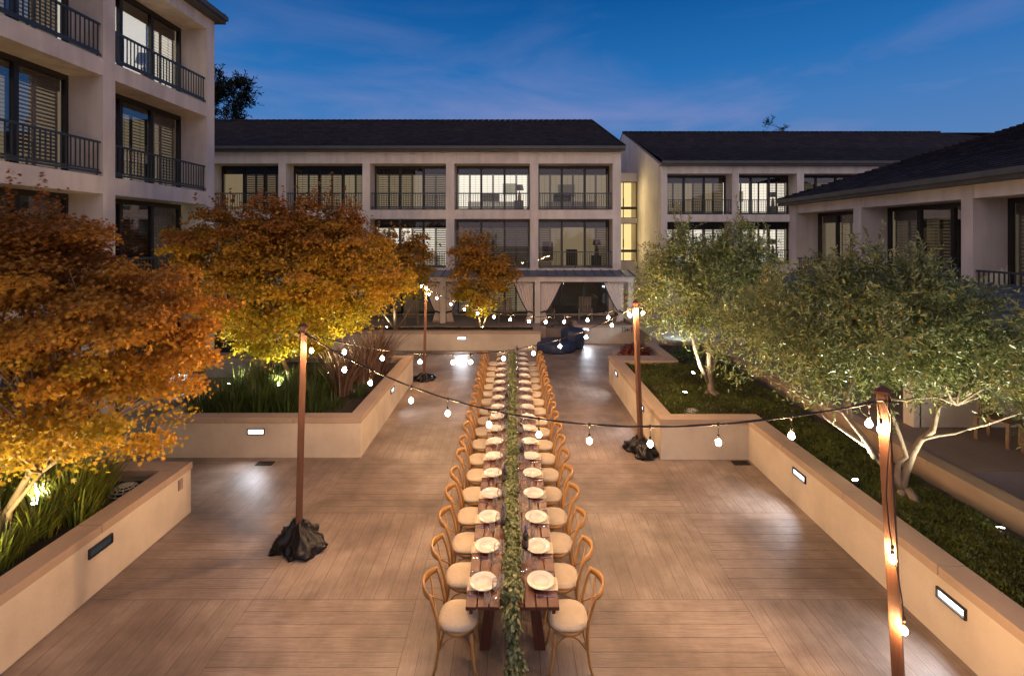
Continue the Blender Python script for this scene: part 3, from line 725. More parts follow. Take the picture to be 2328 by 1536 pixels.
# ------------------------------------------------------------------ chairs (local: faces +x... front toward +y)
def make_chair():
    r = thing('dining_chair', 'x', 'chair')
    # seat frame ring
    def seat_r(th, i): return 1+.06*math.cos(2*th)
    s = MB(); s.lathe([(.200,.425),(.218,.432),(.220,.462),(.205,.470),(.0,.470)], (0,0,0), 28, lambda th,i: 1+.04*math.cos(4*th)); s.build('seat_frame', M['chair'], r, True)
    c = MB(); wob = lambda th,i: 1-.045*math.cos(4*th)+(.012*math.sin(23*th+i)*(i in (2,3)))
    c.lathe([(.0,.468),(.208,.468),(.228,.482),(.223,.505),(.185,.524),(.09,.530),(.0,.529)], (0,0,0), 44, wob); c.build('cushion', M['cushion'], r, True)
    for sx_ in (-1, 1):
        MB().tube([(sx_*.165,.155,.43),(sx_*.175,.165,.33),(sx_*.170,.175,.18),(sx_*.185,.20,.06),(sx_*.20,.225,0)], [.0175,.0175,.0155,.0145,.014], 10).build('front_leg', M['chair'], r, True)
        MB().tube([(sx_*.205,-.245,0),(sx_*.195,-.215,.10),(sx_*.188,-.195,.25),(sx_*.190,-.190,.42),(sx_*.196,-.200,.56),(sx_*.203,-.235,.70),(sx_*.205,-.268,.80),(sx_*.203,-.285,.86)],
                  [.0135,.015,.0165,.0185,.0185,.017,.016,.0155], 10).build('back_post', M['chair'], r, True)
        # curved braces under the seat
        MB().tube([(sx_*.180,-.18,.26),(sx_*.17,-.10,.36),(sx_*.168,0,.405),(sx_*.165,.08,.37),(sx_*.168,.160,.27)], .0085, 7).build('brace', M['chair'], r, True)
    # crest rail: wide bent band bulging backwards
    m = MB(); n = 14; b0 = 0
    for i in range(n+1):
        a = i/n; x = -.214+.428*a; y = -.287-.105*math.sin(PI*a)**.75; hh = .030+.016*math.sin(PI*a); zc = .845+.012*math.sin(PI*a); tk = .010
        tx = math.cos(PI*a)*.3
        for (dy, dz) in ((-tk,-hh),(tk,-hh),(tk+.004,0),(tk,hh),(-tk,hh),(-tk-.004,0)): m.v.append((x, y+dy, zc+dz))
    for i in range(n):
        for k in range(6):
            k2 = (k+1) % 6; m.f.append((i*6+k, i*6+k2, (i+1)*6+k2, (i+1)*6+k))
    m.f.append((5,4,3,2,1,0)); m.f.append(tuple(n*6+k for k in range(6)))
    m.build('crest_rail', M['chair'], r, True)
    # crossed back splats
    x = MB()
    for s_ in (-1, 1):
        pts = []
        for q in np.linspace(0,1,9):
            pts.append((s_*(-.186+.345*q), -.195-.155*q**1.4 - .018*math.sin(PI*q)+s_*.004, .50+.335*q))
        x.tube(pts, .0095, 6)
    x.build('cross_back', M['chair'], r, True)
    MB().tube([(-.188,-.195,.30),(-.10,-.205,.345),(0,-.21,.36),(.10,-.205,.345),(.188,-.195,.30)], .008, 6).build('back_brace', M['chair'], r, True)
    return r
ch0 = make_chair(); used = False
PY = [5.36+.616*k for k in range(18)]
for k in range(18):
    for s in (-1, 1):
        if not used: c = ch0; used = True
        else: c = dup(ch0)
        c.location = (s*(.60+random.uniform(-.012,.012)), PY[k]-.09+random.uniform(-.025,.025), 0)
        c.rotation_euler = (0,0, s*PI/2 + random.uniform(-.10,.10))
        side = 'left' if s < 0 else 'right'
        c['label'] = 'honey bentwood chair, %s side of table, %s' % (side, ordn(k)); c['group'] = 'bentwood chairs around the long table'

# ------------------------------------------------------------------ place settings
def proto(mb, name, m, cat, smooth=True):
    o = mb.build(name, m, None, smooth); o['category'] = cat; return o
pl = proto(MB().lathe([(0,.003),(.075,.003),(.085,.0),(.090,.003),(.100,.012),(.148,.026),(.155,.027),(.1565,.030),(.150,.0320),(.146,.0300),(.106,.0225),(.100,.0215),(.094,.0085),(0,.0070)], (0,0,0), 40, lambda th,i: 1+(.008*math.cos(14*th) if i in (5,6,7,8) else 0)), 'dinner_plate', M['china'], 'plate')
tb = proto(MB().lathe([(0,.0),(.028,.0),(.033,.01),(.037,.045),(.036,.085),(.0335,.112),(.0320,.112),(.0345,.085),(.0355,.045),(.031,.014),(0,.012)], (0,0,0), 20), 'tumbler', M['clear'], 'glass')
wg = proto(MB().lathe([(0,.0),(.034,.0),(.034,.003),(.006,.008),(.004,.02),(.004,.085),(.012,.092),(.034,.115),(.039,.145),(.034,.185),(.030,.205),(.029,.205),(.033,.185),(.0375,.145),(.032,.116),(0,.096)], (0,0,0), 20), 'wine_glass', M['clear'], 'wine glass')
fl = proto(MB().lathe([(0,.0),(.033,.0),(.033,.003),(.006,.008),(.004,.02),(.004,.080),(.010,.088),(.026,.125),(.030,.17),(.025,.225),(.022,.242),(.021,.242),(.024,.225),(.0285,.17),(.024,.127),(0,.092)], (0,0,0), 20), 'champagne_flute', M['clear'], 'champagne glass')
kn = MB(); kn.box(-.055,-.0105,.0,.06,.0105,.0025); kn.box(.06,-.0065,.0,.125,.0065,.006)
kn.v += [(-.055,-.0105,0),(-.055,.0105,0),(-.095,.004,0),(-.055,-.0105,.0025),(-.055,.0105,.0025),(-.095,.004,.0025)]; b = len(kn.v)-6; kn.f += [(b,b+1,b+2),(b+3,b+5,b+4),(b,b+3,b+4,b+1),(b+1,b+4,b+5,b+2),(b+2,b+5,b+3,b)]
kn = proto(kn, 'table_knife', M['steel'], 'knife', False)
fk = MB(); fk.tube([(.10,0,.003),(.05,0,.005),(.0,0,.004),(-.035,0,.003)], [.006,.005,.0035,.004], 6)
fk.box(-.062,-.011,.002,-.035,.011,.0045)
for q in (-.0095,-.0032,.0032,.0095): fk.box(-.1,q-.0016,.003,-.062,q+.0016,.0055)
fk = proto(fk, 'fork', M['steel'], 'fork', False)
def napkin_mesh():
    m = MB(); nu, nv = 6, 16
    # runs from under the plate over the table edge; local +x toward the guest's edge
    prof = []
    for i in range(nv+1):
        s_ = i/nv*.40
        if s_ < .185: prof.append((s_-.010, .0045))
        elif s_ < .200: q = (s_-.185)/.015; prof.append((.175+.006*q, .0045-.006*q))
        else: q = s_-.200; prof.append((.181+.020*q, -.0015-q))
    b0 = 0
    for (x, z) in prof:
        for j in range(nu+1):
            y = -.105+.21*j/nu; wv = .006*math.sin(j*2.1)*(max(0,-z)/.2)
            m.v.append((x+abs(wv), y*(1+.1*max(0,-z)), z))
    for i in range(nv):
        for j in range(nu):
            a = i*(nu+1)+j; m.f.append((a,a+1,a+nu+2,a+nu+1))
    return m
nk = proto(napkin_mesh(), 'napkin', M['linen'], 'napkin')
sdm = nk.modifiers.new('t','SOLIDIFY'); sdm.thickness = .0025; sdm.offset = 1
first = {}
def place(p, x, y, z, rz, label, group):
    if p.name not in first: first[p.name] = 1; o = p
    else: o = p.copy(); COL.objects.link(o)
    o.location = (x,y,z); o.rotation_euler = (0,0,rz); o['label'] = label; o['group'] = group
    return o
ZT = .7605
for k in range(18):
    for s in (-1, 1):
        y = PY[k]; side = 'left' if s < 0 else 'right'; w_ = '%s side of table, %s' % (side, ordn(k))
        j = lambda a: random.uniform(-a, a)
        # guest's right-hand side: -Y for the left row, +Y for the right row
        rr = s
        place(nk, s*.325, y+j(.01), ZT, 0 if s > 0 else PI, 'cream napkin hanging over edge, '+w_, 'napkins hanging from the table edge')
        place(pl, s*.325+j(.006), y+j(.01), ZT+.0075, j(3), 'white scalloped plate, '+w_, 'dinner plates')
        place(kn, s*.36+j(.01), y+rr*(.195+j(.008)), ZT, (0 if s > 0 else PI)+j(.06), 'shiny knife beside plate, '+w_, 'knives')
        place(fk, s*.37+j(.01), y-rr*(.185+j(.008)), ZT, (0 if s > 0 else PI)+j(.08), 'silver fork beside plate, '+w_, 'forks')
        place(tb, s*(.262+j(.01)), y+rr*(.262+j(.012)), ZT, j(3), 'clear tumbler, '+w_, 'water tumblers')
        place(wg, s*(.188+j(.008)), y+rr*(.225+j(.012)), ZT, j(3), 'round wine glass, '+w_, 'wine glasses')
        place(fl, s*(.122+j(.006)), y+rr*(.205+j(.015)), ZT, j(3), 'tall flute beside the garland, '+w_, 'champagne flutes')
def bottle(x, y, label, first=[None]):
    if first[0] is None:
        r = thing('wine_bottle', label, 'bottle')
        MB().lathe([(0,.003),(.033,0),(.0375,.006),(.0375,.185),(.034,.205),(.018,.235),(.0145,.25),(.0145,.262)], (0,0,0), 20).build('bottle_body', M['bottle'], r, True)
        MB().lathe([(.0155,.235),(.0160,.245),(.0155,.315),(.0,.316)], (0,0,0), 16).build('foil_cap', M['foil'], r, True)
        MB().lathe([(.0379,.06),(.0383,.061),(.0383,.14),(.0379,.141)], (0,0,0), 20).build('label', M['wlabel'], r, True)
        first[0] = r
    else: r = dup(first[0])
    r.location = (x,y,ZT); r.rotation_euler.z = random.uniform(0,6); r['label'] = label; r['group'] = 'wine bottles'
bl = [(-.125,6.42),(.165,5.93),(-.13,7.55),(.17,8.35),(.17,9.45),(-.135,9.90),(-.135,11.2),(.15,12.8),(.15,13.75),(.15,15.85)]
bn = {-1:0, 1:0}; on = ['nearest','second nearest','third nearest','fourth nearest','fifth nearest','farthest']
for x, y in bl:
    s = -1 if x < 0 else 1; n_ = bn[s]; bn[s] += 1
    bottle(x, y, 'dark wine bottle %s of the garland, %s on that side' % ('left' if s < 0 else 'right', on[n_] if not ((s > 0 and n_ == 5) or (s < 0 and n_ == 3)) else 'farthest'))

# ------------------------------------------------------------------ foliage helpers
def leaf_cloud(name, m, P, Nn, T, shape, size, colr, parent=None):
    """P positions (n,3), Nn normals, T tangents, shape (k,2) outline, size (n,), colr (n,3)"""
    n, k = len(P), len(shape)
    Bn = np.cross(Nn, T); Bn /= np.linalg.norm(Bn, axis=1)[:,None]+1e-9
    sh = np.asarray(shape, float)
    curl = (sh[:,1]**2 + sh[:,0]**2)
    V = P[:,None,:] + size[:,None,None]*(T[:,None,:]*sh[None,:,1,None] + Bn[:,None,:]*sh[None,:,0,None] - Nn[:,None,:]*curl[None,:,None]*.22)
    V = V.reshape(-1,3)
    me = bpy.data.meshes.new(name); me.vertices.add(n*k); me.vertices.foreach_set('co', V.astype(np.float32).ravel())
    me.loops.add(n*k); me.loops.foreach_set('vertex_index', np.arange(n*k, dtype=np.int32))
    me.polygons.add(n); me.polygons.foreach_set('loop_start', np.arange(0, n*k, k, dtype=np.int32))
    try: me.polygons.foreach_set('loop_total', np.full(n, k, dtype=np.int32))
    except Exception: pass
    me.update(calc_edges=True)
    at_ = me.color_attributes.new('Col', 'FLOAT_COLOR', 'POINT')
    c4 = np.ones((n*k,4), np.float32); c4[:,:3] = np.repeat(np.clip(colr,0,1), k, axis=0); at_.data.foreach_set('color', c4.ravel())
    me.materials.append(m)
    return meshobj(name, me, parent)
def unit(a): return a/(np.linalg.norm(a, axis=1)[:,None]+1e-9)
def rdir(n): return unit(rng.normal(size=(n,3)))
star = []
for i, (a, rr) in enumerate([(-90,.10),(-60,.42),(-38,.20),(-8,.55),(20,.26),(52,.62),(70,.30),(90,.80),(110,.30),(128,.62),(160,.26),(188,.55),(218,.20),(240,.42)]):
    star.append((rr*math.cos(math.radians(a)), rr*math.sin(math.radians(a))+.1))
star5 = []
for i, (a, rr) in enumerate([(-90,.12),(-25,.50),(20,.26),(50,.58),(90,.78),(130,.58),(160,.26),(205,.50)]):
    star5.append((rr*math.cos(math.radians(a)), rr*math.sin(math.radians(a))+.1))
rhomb = [(0,0),(.13,.30),(.12,.68),(0,1.0),(-.12,.68),(-.13,.30)]
rh4 = [(0,0),(.16,.45),(0,1.0),(-.16,.45)]
def crown_points(lobes, ncl, shell=.55, bumps=.16, seed=0):
    """cluster centres spread through lumpy ellipsoids, denser to the outside"""
    out, rad = [], []
    vol = np.array([l[3]*l[4]*l[5] for l in lobes])**.75; vol /= vol.sum()
    for l, v in zip(lobes, vol):
        n = max(6, int(ncl*v)); d = rdir(n)
        r = (shell + (1-shell)*rng.random(n)**.6)
        for i in range(n):
            q = Vector(d[i])*1.7 + Vector((seed, l[0], l[2]))
            r[i] *= 1 + bumps*2.2*noise.noise(q) + bumps*noise.noise(q*2.7)
        c = np.array(l[:3]) + d*(r*.90)[:,None]*np.array(l[3:6]); out.append(c); rad.append(r)
    return np.concatenate(out), np.concatenate(rad)
def limbs_to(mb, start, targets, r0, seg=6, wig=.12):
    for T_ in targets:
        a, b = Vector(start), Vector(T_); pts = []
        n = 6; off = Vector((random.uniform(-1,1), random.uniform(-1,1), random.uniform(0,.6)))*(b-a).length*wig
        for i in range(n+1):
            f = i/n; p = a.lerp(b, f) + off*math.sin(PI*f) + Vector((random.uniform(-1,1), random.uniform(-1,1), random.uniform(-1,1)))*.02*(f>0)
            pts.append(p)
        mb.tube(pts, [r0*(1-f*.85) for f in np.linspace(0,1,n+1)], seg)
def maple(label, trunks, lobes, ncl, per, size, pal, group, spread=.16, shape=star5, seed=0, sub=34, twr=.022, sprigs=40):
    base = trunks[0][0]
    r = thing('maple_tree', label, 'tree', base, 0, group)
    def rel(p): return Vector(p)-Vector(base)
    t = MB()
    for tr in trunks:
        pts = [rel(p) for p in tr[:-1]]; t.tube(pts, list(np.linspace(tr[-1], tr[-1]*.55, len(pts))), 9)
    C, rd = crown_points(lobes, ncl, seed=seed)
    # limbs towards some of the clusters
    idx = rng.choice(len(C), sub, replace=False)
    for i in idx:
        tr = trunks[random.randrange(len(trunks))]; limbs_to(t, rel(tr[-2]), [rel(C[i])], twr)
    t.build('trunk', M['trunk2'], r, True)
    # upright bare sprigs at the top
    tops = C[np.argsort(-C[:,2])[:sprigs*3]]
    n = len(C)*per
    K = max(20, len(C)//9); pads = C[rng.choice(len(C), K, replace=False)]
    prs = rng.uniform(.65, 1.35, K)*spread*2.3
    who = rng.integers(0, K, n); dd = rdir(n)
    dd[:,2] = np.where(dd[:,2] < -.15, -dd[:,2]*.4, dd[:,2])
    rq = .35+.65*rng.random(n)**.45
    P = pads[who] + dd*(prs[who]*rq)[:,None]*np.array([1.0,1.0,.50]) + rng.normal(size=(n,3))*.035
    P[:,2] -= ((P[:,0]-pads[who][:,0])**2+(P[:,1]-pads[who][:,1])**2)*.35
    fill = rng.random(n) < .16; k_ = int(fill.sum())
    P[fill] = C[rng.integers(0, len(C), k_)] + rng.normal(size=(k_,3))*spread*.9
    sp = []
    for i in range(sprigs):
        c = tops[random.randrange(len(tops))]; ln = random.uniform(.25,.6); dx, dy = random.uniform(-.25,.25), random.uniform(-.2,.2)
        k = int(ln*46)
        f = rng.random(k)
        sp.append(np.array(c)+np.stack([dx*f, dy*f, f*ln*1.3], 1)+rng.normal(size=(k,3))*.035*(1.2-f)[:,None])
    if sp: P = np.concatenate([P]+sp)
    n = len(P)
    ctr = np.array([np.mean([l[i] for l in lobes]) for i in range(3)])
    out = unit(P-ctr); Nn = unit(out*.55+rdir(n)*.7+np.array([0,0,.35])); T = unit(np.cross(Nn, rdir(n)) + np.array([0,0,-.35]))
    T = unit(T - Nn*(T*Nn).sum(1)[:,None])
    cl = rng.random(K); jit = np.concatenate([cl[who], rng.random(n-len(who))])
    col = pal(P, jit, rng.random(n))
    leaf_cloud('crown', M['leaf'], P-np.array(base), Nn, T, shape, size*rng.uniform(.7,1.25,n), col, r)
    return r
def mixa(a, b, f): return np.array(a)[None,:]*(1-f[:,None])+np.array(b)[None,:]*f[:,None]
def pal_autumn(z0, z1, low, mid, high, k=.3):
    def f(P, cj, j):
        h = np.clip((P[:,2]-z0)/(z1-z0)+(cj-.5)*k+(j-.5)*.18, 0, 1)
        c = np.where((h < .5)[:,None], mixa(low, mid, h*2), mixa(mid, high, h*2-1))
        return c*(.62+.62*j[:,None])
    return f
GRN = (.20,.20,.018); YEL = (.56,.37,.025); ORG = (.60,.29,.03); RST = (.42,.20,.03); RED = (.34,.14,.035)
G_M = 'japanese maples in autumn colour'
maple('large orange japanese maple in the near left planter, filling the left edge',
      [[(-6.62,6.2,.66),(-6.55,6.15,1.1),(-6.25,6.1,1.55),(-6.05,6.2,2.0),.055], [(-6.75,6.25,.66),(-6.85,6.3,1.15),(-6.9,6.35,1.7),.05], [(-6.6,6.2,.7),(-6.35,6.0,1.2),(-5.85,5.9,1.75),.038]],
      [(-7.0,6.7,3.35,2.1,1.5,1.45),(-5.5,6.7,3.15,1.40,1.25,1.05),(-7.4,6.6,4.35,1.7,1.2,.9),(-5.2,6.3,2.35,1.0,1.0,.55),(-6.7,6.0,1.95,1.6,1.1,.45),(-5.15,6.9,3.6,.95,1.0,.72)],
      1500, 44, .062, pal_autumn(1.2, 5.0, (.46,.36,.025), ORG, RED, .5), G_M, .15, star, 1, 60, .020, 26)
maple('broad yellow and orange japanese maple in the left middle planter',
      [[(-5.92,12.75,.68),(-6.0,12.7,1.05),(-6.12,12.6,1.5),(-6.2,12.6,2.0),.07], [(-5.95,12.8,.7),(-5.75,12.9,1.3),(-5.6,13.0,1.9),.045]],
      [(-6.3,12.5,3.2,2.3,1.9,1.25),(-7.4,12.7,4.45,1.7,1.5,1.15),(-5.9,12.0,2.25,1.5,1.3,.62),(-6.2,12.8,4.7,1.4,1.2,1.0)],
      1500, 30, .078, pal_autumn(1.7, 5.6, (.34,.32,.02), (.58,.33,.027), RED, .5), G_M, .17, star5, 4, 50, .026, 50)
maple('second yellow japanese maple behind the phormium, right of the broad one',
      [[(-5.50,13.9,.68),(-5.45,13.9,1.3),(-5.3,13.8,1.9),.075]],
      [(-4.9,13.7,4.2,1.6,1.5,1.2),(-4.2,13.4,3.4,1.45,1.4,1.15),(-5.6,13.8,4.7,1.3,1.2,1.2),(-5.0,13.3,2.6,1.4,1.2,.7)],
      1100, 30, .078, pal_autumn(1.8, 5.6, (.40,.33,.02), (.58,.33,.027), RED, .45), G_M, .17, star5, 9, 40, .024, 44)
maple('smaller amber maple behind the left far post, trunk lit white',
      [[(-5.0,20.3,.7),(-5.02,20.3,1.5),(-5.1,20.3,2.2),.075], [(-5.0,20.3,.7),(-5.4,20.2,1.3),(-5.9,20.2,1.9),.035], [(-4.95,20.3,.7),(-4.5,20.3,1.4),(-4.1,20.3,2.1),.03]],
      [(-5.1,20.3,3.0,1.9,1.4,1.1),(-4.4,20.3,3.9,1.2,1.1,.9),(-5.8,20.3,3.9,1.4,1.2,1.0)],
      800, 18, .10, pal_autumn(1.8, 5.0, (.30,.24,.03), (.34,.19,.025), RST, .4), G_M, .17, star5, 13, 26, .02, 20)
maple('small amber maple in front of the back patio, centre of the back wall',
      [[(-1.36,20.25,.7),(-1.40,20.25,1.1),(-1.5,20.25,1.6),.05], [(-1.34,20.25,.7),(-1.15,20.25,1.2),(-.95,20.25,1.7),.035]],
      [(-1.35,20.3,2.9,1.65,1.3,1.25),(-1.6,20.3,3.9,1.0,.9,.75),(-1.4,20.2,1.75,.75,.7,.5),(-.4,20.3,3.3,.8,.8,.7)],
      800, 18, .10, pal_autumn(1.5, 4.6, (.46,.36,.03), (.36,.19,.025), RST, .35), G_M, .16, star5, 21, 26, .018, 16)

def olive(label, trunks, lobes, ncl, base, pal, seed=0, tw=9, leafL=.062, spr=26, lim=30, inner=None, nleaf=13, tl=(.22,.5), name='olive_tree', cat='tree', m='oleaf'):
    ks = .8 if nleaf == 13 else 1
    r = thing(name, label, cat, base, 0, 'olive trees' if cat == 'tree' and name == 'olive_tree' else None)
    B = np.array(base); t = MB()
    for tr in trunks:
        pts = [Vector(p)-Vector(base) for p in tr[:-1]]; rr = tr[-1]
        # resample smooth wobble
        t.tube(pts, list(np.linspace(rr[0]*ks, rr[1]*ks, len(pts))), 10)
    C, rd = crown_points(lobes, ncl, shell=.5, bumps=.22, seed=seed)
    ends = [Vector(tr[-2])-Vector(base) for tr in trunks]
    lidx = rng.choice(len(C), lim, replace=False)
    for i in lidx:
        c = Vector(C[i])-Vector(base); e = min(ends, key=lambda q: (q-c).length+random.uniform(0,.6)); limbs_to(t, e, [c], .020, 5, .15)
    ctr = np.array([np.mean([l[i] for l in lobes]) for i in range(3)])
    Ps, Ts, cs = [], [], []; LI = C[lidx]
    cj = rng.random(len(C))
    for i, c in enumerate(C):
        o_ = c-ctr; o_ /= np.linalg.norm(o_)+1e-6
        for q in range(tw):
            d = o_*.55+rng.normal(size=3)*.55+np.array([0,0,.35]); d /= np.linalg.norm(d); ln = rng.uniform(*tl)
            s0 = c+rng.normal(size=3)*.10; f = np.linspace(.05,1,nleaf)
            line = s0+d[None,:]*ln*f[:,None]+np.array([0,0,-.08])*(f**2)[:,None]
            Ps.append(line); side = rdir(nleaf); side = unit(side-(side@d)[:,None]*d[None,:]); Ts.append(unit(side*.9+d[None,:]*.75)); cs.append(np.full(nleaf, cj[i]))
    top = LI[np.argsort(-LI[:,2])[:max(3, lim*2//3)]]
    for i in range(spr):
        c = top[random.randrange(len(top))]; ln = random.uniform(.35,.95); d = np.array([random.uniform(-.45,.45), random.uniform(-.3,.3), 1.0]); d /= np.linalg.norm(d)
        k = int(ln*60); f = np.linspace(0,1,k); line = c+d[None,:]*ln*f[:,None]; t.tube([Vector(line[0]-B), Vector(line[-1]-B)], .004, 4)
        Ps.append(line); side = rdir(k); side = unit(side-(side@d)[:,None]*d[None,:]); Ts.append(unit(side*.8+d[None,:]*.9)); cs.append(np.full(k, .7))
    t.build('trunk', M['trunk'] if cat == 'tree' else M['darkbark'], r, True)
    P, T, cj_ = np.concatenate(Ps), np.concatenate(Ts), np.concatenate(cs)
    n = len(P); Nn = rdir(n)+np.array([0,0,.6]); Nn = unit(Nn-T*(Nn*T).sum(1)[:,None])
    leaf_cloud('crown', M[m], P-B, Nn, T, rhomb, leafL*rng.uniform(.7,1.2,n), pal(P, cj_, rng.random(n)), r)
    return r
def pal_olive(P, cj, j):
    c = mixa((.050,.078,.018), (.33,.35,.13), np.clip(cj*.45+j*.85-.15,0,1)**1.4)
    y = rng.random(len(j)) < .015; c[y] = (.40,.25,.02)
    return c
# right far olive: base px (1615,895)
b1 = (5.0,11.95,.68)
def px(x, y, D): return tuple(at(x,y,D))
olive('round-headed olive tree at the far end of the right planter with forked trunk',
      [[(5.0,11.95,.62),(5.0,11.95,.85),px(1612,850,11.95),px(1612,800,11.95),px(1608,775,11.95),(.115,.085)],
       [px(1612,870,11.95),px(1592,830,11.9),px(1580,790,11.8),px(1572,755,11.7),px(1566,730,11.7),(.07,.045)],
       [px(1608,780,11.95),px(1592,760,11.9),px(1578,740,11.8),(.06,.03)],
       [px(1614,860,11.95),px(1625,820,12.1),px(1640,790,12.2),px(1652,770,12.3),(.065,.035)],
       [px(1612,800,11.95),px(1625,790,12),px(1645,775,12.0),px(1660,740,12.0),(.05,.03)],
       [px(1610,785,11.95),px(1618,755,12),px(1622,720,12.0),(.055,.035)],
       [(4.72,11.85,.66),(4.95,11.95,.80),(.05,.07)],[(5.25,11.8,.66),(5.05,11.95,.80),(.05,.07)],[(5.05,11.65,.66),(5.0,11.9,.82),(.05,.07)]],
      [(4.9,12.1,3.55,1.75,1.5,1.15),(4.15,11.9,3.1,1.05,1.1,.85),(5.8,12.1,3.5,1.15,1.2,1.1),(5.2,12.2,4.25,1.2,1.1,.75),(4.3,12,4.0,.8,.8,.7)],
      260, b1, pal_olive, 3, 13, .085, 46, 50)
# near olive: base px (2055,1130) D 7.2
D2 = 7.2
olive('wide olive tree with white lit limbs behind the near right post',
      [[px(2056,1150,D2),px(2050,1110,D2),px(2060,1070,D2),px(2075,1030,D2),px(2092,1000,D2),px(2120,980,D2+.1),px(2132,925,D2+.1),px(2150,905,D2+.1),px(2185,900,D2+.2),(.075,.035)],
       [px(2052,1130,D2),px(2040,1080,D2),px(2042,1050,D2),px(2060,1038,D2),px(2045,990,D2),px(2030,950,D2),px(2010,905,D2),(.055,.030)],
       [px(2050,1110,D2),px(2012,1060,7.3),px(1975,1015,7.4),px(1930,985,7.5),px(1880,950,7.6),px(1850,915,7.7),(.075,.030)],
       [px(1990,1040,7.3),px(1960,990,7.3),px(1935,960,7.3),px(1915,935,7.3),px(1870,920,7.4),(.06,.022)],
       [px(1935,960,7.3),px(1925,900,7.4),px(1940,860,7.4),px(1945,800,7.5),(.045,.022)],
       [px(2010,905,D2),px(2060,910,D2),px(2080,905,7.1),px(2130,902,7.1),px(2175,920,7.1),(.028,.016)],
       [px(2092,1000,D2),px(2130,990,7.1),px(2170,985,7.0),px(2200,975,7.0),(.03,.015)],
       [px(2010,905,D2),px(1985,860,7.3),px(1990,800,7.4),(.04,.02)],
       [(5.75,7.1,.66),(5.92,7.2,.85),(.06,.08)],[(6.1,7.0,.62),(5.97,7.2,.85),(.06,.08)],[(5.95,6.85,.60),(5.95,7.15,.88),(.06,.07)]],
      [(5.4,7.7,3.20,1.50,1.5,.90),(4.5,7.8,2.95,1.05,1.2,.80),(6.6,7.6,3.15,1.25,1.3,.80),(5.75,7.5,3.95,.90,1.0,.62),(7.35,7.4,2.85,1.0,1.2,.75),(6.3,7.5,3.0,1.2,1.1,.7)],
      310, px(2056,1150,D2), pal_olive, 17, 14, .080, 60, 80)
olive('partly cropped olive tree at the right edge with pale large leaves',
      [[(6.35,4.6,.66),(6.4,4.6,1.3),(6.3,4.7,2.0),(6.1,4.9,2.6),(.06,.03)],[(6.4,4.6,1.3),(6.7,4.6,2.4),(.05,.03)]],
      [(6.75,5.1,3.2,1.15,1.1,.75),(7.4,5.4,3.4,1.3,1.0,.9),(6.6,5.3,2.7,.8,.7,.4)],
      90, (6.35,4.6,.66), pal_olive, 29, 11, .074, 8, 20)

# silhouettes beyond the roofs
def pal_dark(P, cj, j): return mixa((.010,.013,.008), (.022,.025,.013), j)
bt = olive('dark broad tree silhouette above the roof beside the left wing',
      [[(-27.5,44,0),(-27.3,44,9),(-27.0,44,14),(.5,.25)]],
      [(-27.0,44,15.6,2.1,2,2.4),(-25.9,44,17.6,1.6,1.3,1.2),(-27.8,44,18.6,1.2,1.2,1.6),(-25.0,44,18.8,.7,.7,.5)],
      110, (-27.5,44,0), pal_dark, 31, 8, .30, 12, 16, None, 12, (.5,1.3), 'background_tree', 'tree', 'dleaf')
olive('small twiggy tree top above the back right roof',
      [[(25.0,46,0),(25.0,46,10),(24.9,46,14),(.3,.06)],[(25.0,46,12.5),(25.9,46,15.2),(.05,.03)]],
      [(24.9,46,15.0,.6,.5,.6),(25.0,46,15.9,.45,.4,.35),(26.2,46,15.0,.3,.3,.35),(24.3,46,14.5,.5,.4,.2)],
      13, (25.0,46,0), pal_dark, 35, 5, .16, 0, 8, None, 9, (.3,.6), 'background_tree', 'tree', 'dleaf')

# ------------------------------------------------------------------ grasses, flax, shrubs
def blade_clump(name, label, cat, base, n, ln, wd, spread, c0, c1, droop=.9, group=None, lean=(0,0), stiff=False):
    B = np.array(base); seg = 6
    V, Fc, Cc = [], [], []
    for i in range(n):
        a = rng.uniform(0, 2*PI); r0 = spread*rng.random()**.5*.35; d = np.array([math.cos(a)+lean[0], math.sin(a)+lean[1], 0])
        l = ln*rng.uniform(.55,1.12); out = rng.uniform(.12,.75) if not stiff else rng.uniform(.08,.55); w = wd*rng.uniform(.7,1.2)
        sd = np.array([-math.sin(a), math.cos(a), 0]); b = len(V); c = np.array(c0)*(1-rng.random())+np.array(c1)*rng.random()
        c = np.clip(np.array(c0)+(np.array(c1)-np.array(c0))*rng.random(),0,1)*rng.uniform(.75,1.15)
        for s in range(seg+1):
            f = s/seg; h = l*(f-(.45*droop*out)*f**2.6); o = l*out*(f**1.6)
            p = np.array([math.cos(a)*r0, math.sin(a)*r0, 0])+d*o+np.array([0,0,h]); ww = w*(1-f**2.2)*.5+.0006
            V.append(p-sd*ww); V.append(p+sd*ww); Cc += [c, c]
        for s in range(seg): q = b+2*s; Fc.append((q,q+1,q+3,q+2))
    me = bpy.data.meshes.new(name); me.from_pydata([tuple(v) for v in V], [], Fc); me.update()
    at_ = me.color_attributes.new('Col','FLOAT_COLOR','POINT'); c4 = np.ones((len(V),4),np.float32); c4[:,:3] = np.array(Cc); at_.data.foreach_set('color', c4.ravel())
    me.materials.append(M['blade']); o = meshobj(name, me, None, base); return tag(o, label, cat, group)
g0, g1 = (.028,.05,.014), (.085,.125,.035)
GG = 'green grass clumps in the left middle planter'
pos = ['leftmost','front left','front centre left','front centre right','behind the leftmost','centre, behind the front row','beside the maple trunk','front right','rear left','behind the post']
gp = [(-6.95,10.75),(-6.35,10.75),(-5.75,10.8),(-5.15,10.85),(-6.7,11.6),(-6.0,11.7),(-5.4,11.9),(-4.7,11.2),(-6.6,12.8),(-5.0,12.6)]
gp += [(-4.15,11.0),(-3.85,11.9),(-4.45,10.75)]; pos += ['right of the front row','against the coping beside the table','in the front right corner']
